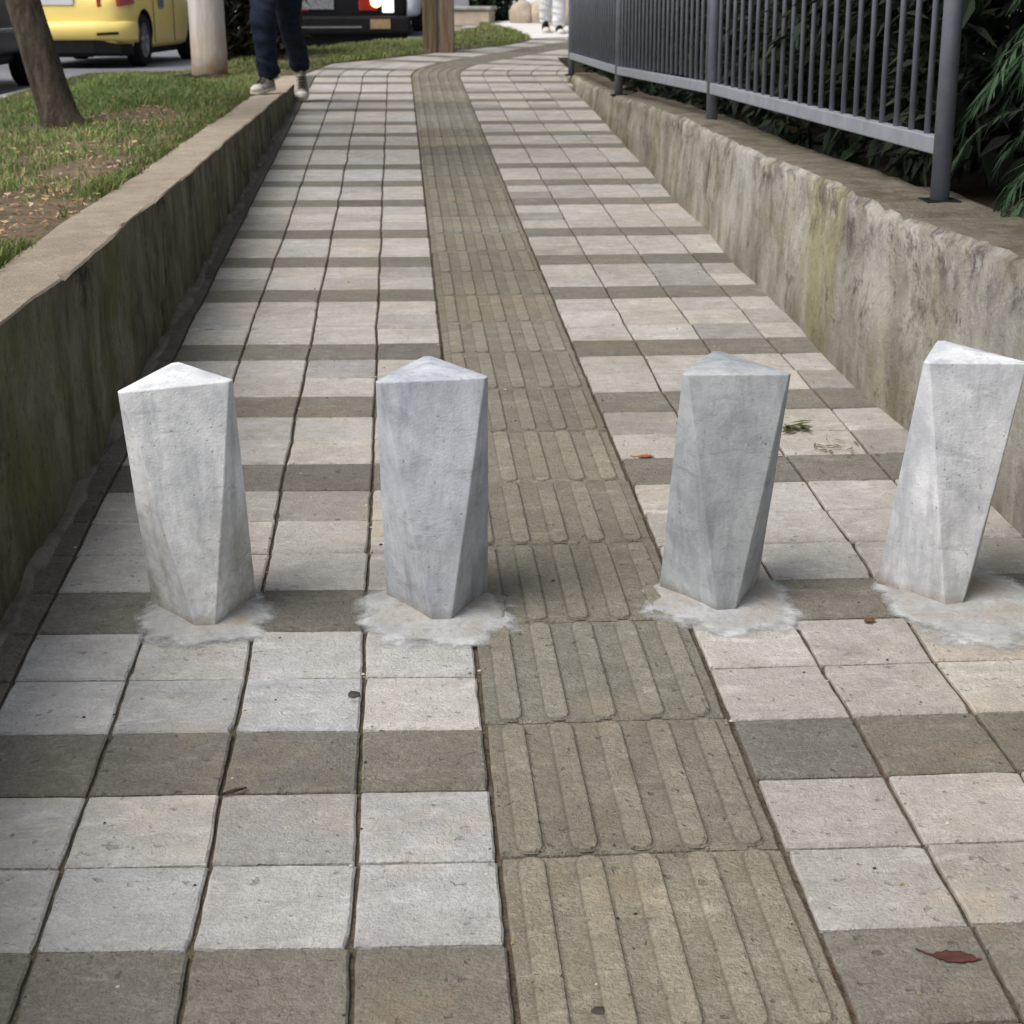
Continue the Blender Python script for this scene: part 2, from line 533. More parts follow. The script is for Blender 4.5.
def rtone(a=.09, warm=.03):
    v = 1 + random.gauss(0, a); w = random.gauss(0, warm)
    if random.random() < .13: v *= random.uniform(.74, .9)
    return (v * (1 + w), v, v * (1 - w * 1.3), 1)


EDGE = [(-.955, -6), (-.955, 13.9), (-.80, 14.6), (-.61, 15.7), (.03, 16.5), (.64, 17.35), (1.19, 18.03), (1.50, 18.9), (1.38, 20.2), (1.12, 21.6), (1.0, 22.1), (.6, 28)]


def edge_x(y):
    for (a, b) in zip(EDGE[:-1], EDGE[1:]):
        if a[1] <= y <= b[1]: return a[0] + (b[0] - a[0]) * (y - a[1]) / (b[1] - a[1])
    return EDGE[-1][0]


P0, PITCH = 1.616, 0.2012
LCOLS = [-1.085, -1.010, -.810, -.608, -.403, -.2035]        # u of the joints left of the strip
RCOLS = [.2035, .404, .613, .822, 1.035]
mb = MB()
wob = {}


def rowdark(k): return k % 10 in (0, 3, 6)


def wobble(col, k):
    if (col, k) not in wob: wob[(col, k)] = random.gauss(0, .0018) + .003 * nz((col[0] * 10 + col[1]) * 7.3, k * .13)
    return wob[(col, k)]


for k in range(-9, 108):
    s0 = P0 + PITCH * k; s1 = s0 + PITCH
    d = rowdark(k)
    seg = 6 if k < 12 else (3 if k < 30 else 1)
    for side, cols in ((0, LCOLS), (1, RCOLS + ([1.24, 1.44, 1.64, 1.84, 2.04] if s0 > 13.3 else []))):
        if s0 > S0 and side == 0: cols = [-2.61, -2.41, -2.21, -2.01, -1.81, -1.61, -1.41, -1.21] + cols[1:]
        for j in range(len(cols) - 1):
            u0 = cols[j]; u1 = cols[j + 1]
            if 0 < j: u0 += wobble((side, j), k)
            if j + 1 < len(cols) - 1: u1 += wobble((side, j + 1), k)
            u0b = cols[j] + (wobble((side, j), k + 1) if j > 0 else 0); u1b = cols[j + 1] + (wobble((side, j + 1), k + 1) if j + 1 < len(cols) - 1 else 0)
            sk = (lambda u: -.04 * (u + .3)) if side == 0 else (lambda u: .002 * u)
            quad = [pathmap(s0 + sk(u0), u0), pathmap(s0 + sk(u1), u1), pathmap(s1 + sk(u1), u1b), pathmap(s1 + sk(u0), u0b)]
            if side == 0 and s0 > 13.6 and quad[1][0] < edge_x(quad[1][1]) - .12 and quad[2][0] < edge_x(quad[2][1]) - .12: continue
            border = side == 0 and j == 0 and s0 <= S0
            mi = 1 if (d or border) else 0
            t = rtone(.05 if mi == 0 else .06, .011)
            if border: t = tuple(x * .72 for x in t[:3]) + (1,)
            elif mi == 0 and side == 1: t = (t[0] * .93, t[1] * .90, t[2] * .85, 1)
            elif mi == 0 and k > 5: t = (t[0] * .97, t[1] * .945, t[2] * .91, 1)
            paver(mb, quad, .0024, .0027 if not border else .002, mi, t, 0, seg)
paving = mb.build('path', [M['tile_light'], M['tile_dark']], fix=False)
tag(paving, 'pale and grey square pavers laid in banded rows up the ramp', kind='structure')

# guide strip: pavers each carrying five raised bars with rounded ends
mb = MB()


def bar(mb, s0, s1, u, w, h, tone, n=5):
    """raised rounded bar from s0 to s1 centred on u"""
    pts = []
    for t in range(n + 1):                                     # outline, ccw
        a = -math.pi + math.pi * t / n
        pts.append((u + w * math.cos(a), s0 + w + w * math.sin(a)))
    for t in range(n + 1):
        a = math.pi * t / n
        pts.append((u + w * math.cos(a), s1 - w + w * math.sin(a)))
    cs = (s0 + s1) / 2
    vs = []
    for (zz, k) in ((.0004, 1.26), (.0012, 1.06), (h * .85, .95), (h, .78)):
        for (uu, ss) in pts:
            x, y = pathmap(cs + (ss - cs) * (1 - (1 - k) * .09), u + (uu - u) * k)
            vs.append((x, y, zz))
    m = len(pts); fs = []
    for r in range(3):
        for i in range(m):
            j = (i + 1) % m
            fs.append((r * m + i, r * m + j, (r + 1) * m + j, (r + 1) * m + i))
    fs.append(tuple(3 * m + i for i in range(m)))
    mb.add(vs, fs, 0, tone)
    nv = len(vs); k0 = len(mb.c) - nv
    for q, f in enumerate((.86, .64, 1.0, 1.07)):                  # shade painted round the foot of the bar, a lit top painted paler
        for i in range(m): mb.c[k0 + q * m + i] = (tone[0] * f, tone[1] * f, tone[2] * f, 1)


for k in range(-4, 60):
    s0 = 2.023 + .4095 * k; s1 = s0 + .4095
    t = rtone(.08, .012)
    u0, u1 = -.2035, .2035
    quad = [pathmap(s0, u0), pathmap(s0, u1), pathmap(s1, u1), pathmap(s1, u0)]
    paver(mb, quad, .004, .003, 0, t, 0, 8 if k < 8 else 3, .0014)
    for b in range(5):
        q_ = random.uniform(1.02, 1.14); tt = tuple(x * q_ for x in t[:3]) + (1,)
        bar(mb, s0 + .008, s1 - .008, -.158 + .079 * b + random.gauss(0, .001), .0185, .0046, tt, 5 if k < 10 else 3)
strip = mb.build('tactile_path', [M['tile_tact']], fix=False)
tag(strip, 'olive grey tactile guide strip with raised bars', kind='structure')

# bedding dirt showing in the joints
mb = MB()
n = 40
secs = []
for i in range(n + 1):
    s = -1.0 + i * (31.0 / n)
    a, b = pathmap(s, -1.12 if s < S0 else -1.62), pathmap(s, 1.045 if s < 14 else 2.1)
    if s > 13.6: a = (max(a[0], edge_x(a[1]) - .1), a[1])
    secs.append(((a[0], a[1], -.0085), (b[0], b[1], -.0085)))
vs = [p for q in secs for p in q]
mb.add(vs, [(2 * i, 2 * i + 1, 2 * i + 3, 2 * i + 2) for i in range(n)])
tag(mb.build('path_bedding', M['joint']), 'dark dirt filling the joints between pavers', kind='structure')

# ------------------------------------------------------------------ ground, road, lawn
mb = MB()
mb.add([(-400, -60, -1.3), (400, -60, -1.3), (400, 900, -1.3), (-400, 900, -1.3)], [(0, 1, 2, 3)])
tag(mb.build('ground', M['turf']), kind='structure')


def road_z(y):
    return LV(min(y, 27), .47)


RR = [(-100, -3.03), (16.4, -3.03), (17.0, -2.2), (17.5, -1.3), (18.6, .10), (20.6, .77), (22, 1.0), (30, 1.3), (60, 2.5), (400, 2.5)]


def road_right(y):
    for (a, b) in zip(RR[:-1], RR[1:]):
        if a[0] <= y <= b[0]: return a[1] + (b[1] - a[1]) * (y - a[0]) / (b[0] - a[0])
    return RR[-1][1]


mb = MB()
ys = [-30, -10, 0, 4, 8, 12, 16.4, 17, 17.5, 18, 18.6, 20.6, 22, 24, 27, 30, 40, 60, 120, 300]
vs = []
for y in ys:
    r = road_right(y) if y < 60 else road_right(60)
    for x in (r - 16, r - 8, r - .01): vs.append((x, y, road_z(y) if y < 60 else road_z(60)))
fs = []
for i in range(len(ys) - 1):
    for k in range(2): fs.append((i * 3 + k, i * 3 + k + 1, i * 3 + k + 4, i * 3 + k + 3))
mb.add(vs, fs)
tag(mb.build('road', M['asphalt']), kind='structure')

# kerb between road and lawn
mb = MB()
secs = []
for i in range(135):
    y = -5 + i * .2
    x = road_right(y); z = road_z(y)
    w = .14
    secs.append([(x - .01, y, z - .2), (x + w, y, z - .2), (x + w, y, z + .085), (x + .025, y, z + .085), (x, y, z + .07)])
mb.loft(secs)
tag(mb.build('kerb', M['kerb']), kind='structure')

def lawn_z(x, y):
    xr, xl = edge_x(y), road_right(y) + .13
    w = max(xr - xl, .05); d = xr - x
    t = min(1, max(0, d / w))                                     # 0 at the wall, 1 at the kerb
    q = min(1, max(0, d / 1.3)); q = q * q * (3 - 2 * q)
    near = LV(y, .622) - .05 * q
    far = .004 * (1 - q) + max(LV(y, .56), road_z(y) + .07) * q
    gq = min(1, max(0, (y - 15.2) / .8)) * min(1, max(0, (x + 2.0) / .5)); gq *= min(1, d / .3); far = far * (1 - gq) + .016 * gq
    f = min(1, max(0, (y - 13.2) / 1.6))
    top = near * (1 - f) + far * f
    bot = road_z(y) + .075
    ks = .42 + .45 * min(1, max(0, (y - 15.5) / 1.5)); k = min(1, max(0, (t - ks) / (.97 - ks))); k = k * k * (3 - 2 * k)
    b = .05 * nz(x * .9, y * .6, 3) + .02 * nz(x * 3, y * 2.5, 9)
    edge = min(1, t * 5) * min(1, (1 - t) * 4) * (1 - .6 * f)
    hump = .11 * math.exp(-((x + 1.75) ** 2 / .22 + (y - 11.6) ** 2 / 1.6))
    return top * (1 - k) + bot * k + (b + hump) * edge + .004


mb = MB()
ny, nx = 190, 44
vs, fs = [], []
for i in range(ny):
    y = -6 + i * (28.1 / (ny - 1))
    for j in range(nx):
        xr, xl = edge_x(y) + .004, road_right(y) + .135
        x = xl + (xr - xl) * j / (nx - 1) if xl < xr else xr
        vs.append((x, y, lawn_z(x, y)))
for i in range(ny - 1):
    for j in range(nx - 1): fs.append((i * nx + j, i * nx + j + 1, (i + 1) * nx + j + 1, (i + 1) * nx + j))
mb.add(vs, fs)


def mat_lawn():
    g = G('lawn_soil'); c = g.coord('pos')
    soil = g.mix(g.noise(c, 10, 6, .7), (.26, .185, .125), (.54, .41, .30))
    soil = g.mix(g.math('MULTIPLY', g.noise(c, 55, 4, .7, .5, .7), .6), soil, (.38, .24, .14))
    gr = g.mix(g.noise(c, 18, 6, .75), (.09, .115, .04), (.22, .22, .10))
    o = g.mix(g.noise(c, 1.3, 5, .7, .42, .6), gr, soil)
    g.bump(g.noise(c, 45, 6, .7), 1.0, .03)
    return g.done(o, .95, .1)


lawn = mb.build('lawn', mat_lawn(), smooth=True)
tag(lawn, kind='structure')

# grass blades on the bank
DIRT = [(-1.22, 4.9, .33, .75, .95), (-1.75, 4.6, .5, .8, .7), (-1.65, 7.4, .6, .40, .75), (-1.42, 9.3, .26, .7, .9), (-1.30, 14.9, .55, .5, .9), (-1.18, 6.2, .16, .8, .5), (-2.1, 6.6, .35, .5, .5)]


def bare(x, y):
    b = 0
    for (cx, cy, rx, ry, st) in DIRT:
        d = ((x - cx) / rx) ** 2 + ((y - cy) / ry) ** 2 + .55 * nz(x * 4, y * 2.5, 1)
        if d < 1: b = max(b, st)
    return b


def blades(name, area, count, hmin, hmax, wid, seed, cols, lab):
    rg = random.Random(seed)
    vs, fs, cs = [], [], []
    made = 0; tries = 0
    while made < count and tries < count * 8:
        tries += 1
        x, y = area(rg)
        if x is None: continue
        pn = nz(x * 1.7, y * 1.3, 5)
        if rg.random() < bare(x, y): continue
        if pn < -.10 and rg.random() < .75: continue
        z = lawn_z(x, y)
        k = .75 + .6 * max(0, pn + .2)
        for t in range(3):
            h = rg.uniform(hmin, hmax) * k; a = rg.uniform(0, 6.283); w = wid * rg.uniform(.6, 1.2)
            lean = rg.uniform(.25, 1.15) * h; la = rg.uniform(0, 6.283)
            bx, by = x + rg.gauss(0, .012), y + rg.gauss(0, .012)
            dx, dy = math.cos(a) * w, math.sin(a) * w
            lx, ly = math.cos(la) * lean, math.sin(la) * lean
            b = len(vs)
            vs += [(bx - dx, by - dy, z - .004), (bx + dx, by + dy, z - .004), (bx + dx * .7 + lx * .35, by + dy * .7 + ly * .35, z + h * .65),
                   (bx - dx * .7 + lx * .35, by - dy * .7 + ly * .35, z + h * .65), (bx + lx, by + ly, z + h * .95)]
            fs += [(b, b + 1, b + 2, b + 3), (b + 3, b + 2, b + 4)]
            c = rg.choice(cols); f = rg.uniform(.7, 1.25) * (1 + .35 * pn)
            cc = (c[0] * f, c[1] * f, c[2] * f, 1)
            cs += [cc] * 5
        made += 1
    m = MB(); m.v, m.f, m.m, m.c = vs, fs, [0] * len(fs), cs
    return tag(m.build(name, M['blades'], fix=False), lab, kind='stuff')


GC = [(.15, .255, .06), (.20, .29, .085), (.11, .20, .05), (.24, .28, .11), (.31, .30, .15), (.38, .33, .19), (.34, .27, .16)]


def near_area(rg):
    y = 3.2 + 12.5 * rg.random() ** 1.15
    x = edge_x(y) - .01 - (rg.random() ** 1.0) * 2.5
    if x < road_right(y) + .12: return None, None
    return x, y


def wall_edge(rg):
    y = 3.0 + 10 * rg.random() ** 1.3
    return edge_x(y) - .005 - abs(rg.gauss(0, .035)), y


def hump_area(rg):
    x, y = -1.72 + rg.gauss(0, .36), 11.3 + rg.gauss(0, 1.0)
    return (x, y) if road_right(y) + .2 < x < edge_x(y) - .05 else (None, None)


def far_area(rg):
    y = 14.5 + 8 * rg.random()
    x = edge_x(y) - rg.random() * 5
    if x < road_right(y) + .1: return None, None
    return x, y


blades('grass', near_area, 15000, .014, .042, .0032, 1, GC, 'patchy green grass on the raised bank')
blades('grass', wall_edge, 1800, .02, .05, .003, 2, [(.11, .16, .04), (.15, .19, .06), (.18, .17, .07)], 'short strip of grass along the top of the low wall')
blades('grass', hump_area, 5200, .03, .07, .0036, 6, [(.13, .215, .055), (.17, .255, .075), (.10, .17, .045), (.22, .28, .11), (.28, .27, .13)], 'thick green grass on the hump behind the leaning tree')
blades('grass', far_area, 8000, .02, .05, .006, 3, [(.19, .25, .08), (.25, .28, .11), (.16, .22, .07), (.30, .28, .14)], 'mown lawn beyond the end of the ramp')

# dead leaves on the bare patches
mb = MB(); rg = random.Random(5)
cnt = 0
while cnt < 1700:
    y = rg.uniform(3.4, 11); x = edge_x(y) - rg.random() * 1.9
    if rg.random() > bare(x, y) + .05: continue
    z = lawn_z(x, y) + .006
    a = rg.uniform(0, 6.28); l = rg.uniform(.006, .017); w = l * rg.uniform(.3, .55)
    ca, sa = math.cos(a), math.sin(a)
    q = [(-l, 0, rg.uniform(0, .01)), (0, -w, rg.uniform(.0, .006)), (l, 0, rg.uniform(0, .014)), (0, w, rg.uniform(0, .012))]
    c = rg.choice([(.40, .25, .14), (.50, .36, .23), (.36, .23, .13), (.55, .43, .31), (.30, .19, .11)])
    mb.add([(x + p[0] * ca - p[1] * sa, y + p[0] * sa + p[1] * ca, z + p[2]) for p in q], [(0, 1, 2, 3)], 0, (*c, 1))
    cnt += 1
tag(mb.build('leaf_litter', M['leaves'], fix=False), 'dry brown leaves scattered on bare soil', kind='stuff')

# pale paving beyond the lawn, where the walk meets a driveway
mb = MB()
mb.add([(1.45, 18.9, .006), (2.2, 19.3, .006), (9, 24, .006), (12, 60, .006), (2.55, 60, .006), (1.35, 30, .006), (1.05, 22.2, .006), (1.33, 20.2, .006)], [(0, 1, 2, 3, 4, 5, 6, 7)])
tag(mb.build('driveway', M['pale_concrete']), kind='structure')

# soil behind the right-hand wall
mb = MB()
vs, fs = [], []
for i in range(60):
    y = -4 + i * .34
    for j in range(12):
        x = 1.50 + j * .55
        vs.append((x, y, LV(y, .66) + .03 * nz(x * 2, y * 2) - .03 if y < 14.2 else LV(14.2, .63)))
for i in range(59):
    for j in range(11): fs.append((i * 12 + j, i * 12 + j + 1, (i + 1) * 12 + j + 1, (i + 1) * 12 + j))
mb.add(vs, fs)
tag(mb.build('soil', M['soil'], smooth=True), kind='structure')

# ------------------------------------------------------------------ the two retaining walls
def wallmesh(name, mats, y0, y1, dy, prof, rough):
    """prof(y) gives an open section [(x, z, slot)], from the foot of the visible face over the top to the back"""
    mb = MB(); n = int((y1 - y0) / dy) + 1
    rows = []
    for i in range(n):
        y = y0 + (y1 - y0) * i / (n - 1)
        rows.append([(x + rough * (nz(y * 2.2, z * 6, x) + .5 * nz(y * 17, z * 25, 4)), y, z + rough * .7 * nz(y * 5, x * 9, 8), s) for (x, z, s) in prof(y)])
    m = len(rows[0])
    vs = [(a, b, c) for r in rows for (a, b, c, s) in r]
    faces = {}
    mb.add(vs, [])
    for i in range(n - 1):
        for k in range(m - 1):
            mb.f.append((i * m + k, i * m + k + 1, (i + 1) * m + k + 1, (i + 1) * m + k)); mb.m.append(rows[i][k][3])
    for i in (0, n - 1): mb.f.append(tuple(i * m + k for k in range(m))); mb.m.append(0)
    return mb, rows


def left_prof(y):
    zt = max(LV(y, .64), .012) + .010 * nz(y * .8, 1) + .003 * nz(y * 3, 2)
    xi = -.752 - .012 * max(0, 4 - y) + .010 * nz(y * .9, 4)
    p = []
    for k in range(10): p.append((xi - .012 * (k / 9) + .006 * nz(y * 2, k), -.05 + (zt - .005 + .05) * k / 9, 0))
    p[-1] = (p[-1][0], p[-1][1], 1)
    cp = .06 * max(0, nz(y * 8, 75) - .28); p[-1] = (p[-1][0] - cp * .4, p[-1][1] - cp * .5, 1)
    p += [(xi - .016 - cp, zt - cp * .15, 1)] + [(xi - .022 - .165 * j / 5, zt + .002 * nz(y * 9, j), 1) for j in range(1, 5)] + [(xi - .20, zt - .006, 0), (xi - .205, zt - .25, 0), (xi - .205, -.05 if zt > .25 else zt - .3, 0)]
    return p


mb, _ = wallmesh('low_wall', None, -3.0, 14.1, .03, left_prof, .004)
lw = mb.build('retaining_wall', [M['wall_dark'], M['wall_top']], smooth=True)
lw.data.set_sharp_from_angle(angle=R(35))
tag(lw, 'low mouldy concrete wall with sandy top holding back the grass bank', 'wall')


mb = MB(); vs = []; fs = []; nf = 150
for i in range(nf):
    y = 2.3 + i * .055
    w = max(.0, .008 + .035 * nz(y * 3.3, 44) + .02 * nz(y * 14, 45)); hh = max(0, .006 + .04 * nz(y * 3.9, 46) + .02 * nz(y * 13, 47))
    xi = -.752 - .012 * max(0, 4 - y) + .010 * nz(y * .9, 4)
    for (dx, z) in ((-.02, hh + .004), (.006, hh), (.012 + w * .4, hh * .35 + .006), (.014 + w, .0035), (.016 + w, -.01)): vs.append((xi + dx, y, z))
for i in range(nf - 1):
    for k in range(4): fs.append((i * 5 + k, i * 5 + k + 1, (i + 1) * 5 + k + 1, (i + 1) * 5 + k))
mb.add(vs, fs)
mb.build('mortar_fillet', simple('old_mortar', (.17, .155, .125), .9, .15, var=.5, scale=9, bump=.6), lw, smooth=True)


def right_face(y):
    a = [( -4, 1.335), (3.4, 1.335), (4.4, 1.30), (6.2, 1.303), (9.3, 1.335), (14, 1.41)]
    for (p, q) in zip(a[:-1], a[1:]):
        if p[0] <= y <= q[0]: return p[1] + (q[1] - p[1]) * (y - p[0]) / (q[0] - p[0])
    return 1.41


def right_prof(y):
    zt = max(LV(y, .705), .02) + .012 * nz(y * 1.1, 31) + .006 * nz(y * 5, 3)
    if y > 8.5: zt -= min(.05, (y - 8.5) * .02) * (1 if zt > .09 else .3)
    xi = right_face(y) + .012 * nz(y * 1.2, 7)
    p = []
    for k in range(14):
        t = k / 13
        bulge = .010 * nz(y * 1.3, t * 3, 5) + .02 * (1 - t)
        p.append((xi - bulge - .01, -.05 + (zt - .02 + .05) * t, 0))
    ch = .008 + .010 * nz(y * 7, 12) + .05 * max(0, nz(y * 9, 71) - .2); zt -= .04 * max(0, nz(y * 11, 73) - .25)
    p[-1] = (p[-1][0], p[-1][1], 0)
    p += [(xi + ch, zt - .002, 1)] + [(xi + .03 + (.04 if y < 4.8 else .031) * j, zt + .004 * nz(y * 8, j), 1) for j in range(1, 7)] + [(xi + (.33 if y < 4.8 else .235), zt - .02, 1), (xi + (.34 if y < 4.8 else .24), zt - .3, 0)]
    return p


mb, rows = wallmesh('wall', None, -3.0, 14.0, .04, right_prof, .008)
# painted-on lime and damp bands belong to the render itself
i = 0
for r in rows:
    for (x, y, z, s) in r:
        top = max(LV(y, .705), .05)
        t = min(1, max(0, z / top))
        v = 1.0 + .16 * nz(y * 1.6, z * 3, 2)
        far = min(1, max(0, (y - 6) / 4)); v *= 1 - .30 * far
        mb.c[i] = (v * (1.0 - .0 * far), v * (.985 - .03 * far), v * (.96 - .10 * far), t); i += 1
rw = mb.build('retaining_wall', [M['wall_pale'], M['wall_soil']], smooth=True)
tag(rw, 'pale stained concrete wall with peeling render under the metal fence', 'wall')

# ------------------------------------------------------------------ bollards
BT, BH = .100, .452


def hexring(L, l, z, turn):
    """corners of a triangle with cut-off corners: long sides L, short sides l; a long side faces -Y, or a short one when turned"""
    T = L + 2 * l
    p = Vector((-L / 2, -T / (2 * math.sqrt(3)))); out = []
    for k in range(6):
        out.append(p.copy()); a = k * math.pi / 3; p = p + Vector((math.cos(a), math.sin(a))) * (L if k % 2 == 0 else l)
    if turn: out = [-q for q in out]; out = out[3:] + out[:3]
    return [(q.x, q.y, z) for q in out]


def bollard_mesh():
    """three-sided shaft that twists half a turn of its triangle from foot to head"""
    bm = bmesh.new()
    bt = [bm.verts.new(p) for p in hexring(.169, .029, -.012, True)]
    tp_ = [bm.verts.new(p) for p in hexring(.192, .013, BH, False)]
    ap = bm.verts.new((0, 0.012, BH + .010))
    for k in range(6):
        j = (k + 1) % 6
        bm.faces.new((bt[k], bt[j], tp_[j], tp_[k])); bm.faces.new((tp_[k], tp_[j], ap))
    bm.faces.new(list(reversed(bt)))
    bmesh.ops.recalc_face_normals(bm, faces=bm.faces)
    me = bpy.data.meshes.new('shaft'); bm.to_mesh(me); bm.free()
    me.materials.append(M['bollard'])
    return me


sh = link('tmp', bollard_mesh()); bevel(sh, .0022, 2, .2)
bake(sh)
bm = bmesh.new(); bm.from_mesh(sh.data)
bmesh.ops.triangulate(bm, faces=[f for f in bm.faces if len(f.verts) > 4])
bmesh.ops.subdivide_edges(bm, edges=[e for e in bm.edges if e.calc_length() > .06], cuts=5, use_grid_fill=True)
bmesh.ops.triangulate(bm, faces=[f for f in bm.faces if len(f.verts) > 4])
for v in bm.verts:
    n_ = .0013 * nz(v.co.x * 18, v.co.y * 18, v.co.z * 12) + .0008 * nz(v.co.x * 70, v.co.y * 70, v.co.z * 70)
    v.co += Vector((v.co.x, v.co.y, 0)).normalized() * n_
bm.to_mesh(sh.data); bm.free()
shaft_me = sh.data; shaft_me.name = 'shaft'
bpy.data.objects.remove(sh)


def collar(seed, rx, ry, oy, ox=0.0):
    rg = random.Random(seed); mb = MB(); n = 72
    rr = []
    for i in range(n):
        a = 2 * math.pi * i / n
        k = 1 + .26 * nz(math.cos(a) * 1.5 + seed, math.sin(a) * 1.5) + .09 * nz(math.cos(a) * 4 + seed, math.sin(a) * 4) + rg.uniform(-.015, .015)
        rr.append((a, k))
    vs = []
    for (f, z) in ((1.0, .0010), (.97, .0016), (.72, .0056), (.5, .010), (.0, .016)):
        for (a, k) in rr: vs.append((ox * f + math.cos(a) * rx * k * f, oy * f + math.sin(a) * ry * k * f, z + .0012 * nz(math.cos(a) * 5 * f, math.sin(a) * 5 * f, seed) * (f < .95)))
    fs = []
    for r in range(4):
        for i in range(n):
            j = (i + 1) % n; fs.append((r * n + i, r * n + j, (r + 1) * n + j, (r + 1) * n + i))
    mb.add(vs, fs)
    mb.c = []
    for f, al in ((1.0, .0), (.97, .12), (.72, .85), (.5, 1.2), (.0, 1.3)): mb.c += [(f, f, f, al)] * n
    return mb


BOL = [  # x, y, turn, lean, height factor, tone, label, collar
    (-.390, 2.950, 7, -3.1, 1.011, (.82, .825, .82), 'light concrete bollard nearest the mouldy low wall, olive stain low on one side', (.155, .170, -.040, 0.0)),
    (.056, 2.948, 2, -1.0, 1.018, (.56, .58, .625), 'mottled blue grey concrete bollard at the grass bank side of the guide strip', (.160, .195, -.060, .0)),
    (.592, 2.958, 3, 1.7, 1.013, (.46, .48, .49), 'darkest smooth grey concrete bollard, between the guide strip and the palest bollard', (.175, .175, -.035, .01)),
    (1.026, 2.954, 5, 2.7, 1.045, (.76, .765, .785), 'palest concrete bollard, close to the stained wall under the fence', (.18, .24, -.085, .03)),
]
for i, (x, y, rz, ln, hf, tone, lab, cl) in enumerate(BOL):
    root = empty('bollard', (x, y, 0), R(rz), False, lab, 'bollard', 'twisted concrete bollards across the walkway')
    s_ = link('shaft', shaft_me, root); s_.scale = (1, 1, hf); s_.color = (*tone, (1, .45, .25, .4)[i]); s_.rotation_euler = (0, R(ln), 0)
    c_ = collar(i * 13 + 3, *cl).build('mortar_collar', M['mortar'], root, smooth=True)

# ------------------------------------------------------------------ fence
fx = [(1.40, 1.62), (4.50, 1.483), (7.60, 1.418), (10.6, 1.382), (13.7, 1.398)]


def fence_x(y):
    for (p, q) in zip(fx[:-1], fx[1:]):
        if p[0] <= y <= q[0]: return p[1] + (q[1] - p[1]) * (y - p[0]) / (q[0] - p[0])
    return fx[-1][1]


fy0 = 4.50
fence = empty('metal_fence', (1.483, fy0, LV(fy0, .70)), 0, True, 'grey metal railing of round posts and thin upright bars on the stained wall', 'fence')
FINV = fence.matrix_world.inverted()


def fl(x, y, hgt):                                # a point above the wall top, in the fence's own frame
    zt = LV(y, .70) - (min(.05, (y - 8.5) * .02) if y > 8.5 else 0)
    p = Vector((x, y, zt)) + Vector((0, TILT, 1)).normalized() * hgt
    return FINV @ p


FH = 1.5
for k, (y, x) in enumerate(fx[1:]):
    zt = LV(y, .70) - (min(.05, (y - 8.5) * .02) if y > 8.5 else 0)
    m = MB(); m.tube([fl(x, y, 0), fl(x, y, FH + .06)], .026, 16)
    p = m.build('post', M['steel'], fence, smooth=False)
    for pl in p.data.polygons: pl.use_smooth = len(pl.vertices) == 4
    q = fl(x, y, 0)
    m = MB(); m.box(q.x - .048, q.x + .048, q.y - .048, q.y + .048, q.z - .004, q.z + .007)
    m2 = m.build('base_plate', M['plastic'], p); bevel(m2, .002, 1)
    m = MB(); m.tube([fl(x, y, FH + .06), fl(x, y, FH + .075)], [.028, .012], 16)
    m.build('cap', M['steel'], p)
for (a, b) in zip(fx[1:-1], fx[2:]):
    for nm, hgt in (('bottom_rail', .150), ('top_rail', FH - .08)):
        pa, pb = fl(a[1], a[0], hgt), fl(b[1], b[0], hgt)
        d = (pb - pa).normalized(); pa = pa + d * .025; pb = pb - d * .025
        sd = d.cross(Vector((0, 0, 1))).normalized(); upv = sd.cross(d)
        m = MB()
        m.loft([[p + sd * sx * .019 + upv * sz * .024 for (sx, sz) in ((-1, -1), (1, -1), (1, 1), (-1, 1))] for p in (pa, pb)])
        bevel(m.build(nm, M['steel_rail'], fence), .004, 2)
    nb = 21
    for k in range(1, nb + 1):
        y = a[0] + (b[0] - a[0]) * k / (nb + 1); x = a[1] + (b[1] - a[1]) * k / (nb + 1)
        m = MB(); m.tube([fl(x, y, .173), fl(x, y, FH - .105)], .0092, 10)
        p = m.build('baluster', M['steel'], fence)
        for pl in p.data.polygons: pl.use_smooth = len(pl.vertices) == 4

# ------------------------------------------------------------------ planting behind the fence
def leafcard(mb, p, d, l, w, up, col, bend=.25):
    d = d.normalized(); s = d.cross(up)
    if s.length < 1e-3: s = Vector((1, 0, 0))
    s = s.normalized() * w
    q = p + d * l * .5 + Vector((0, 0, .0))
    t = p + d * l - up * l * bend
    mb.add([p, q - s, t, q + s], [(0, 1, 2, 3)], 0, col)


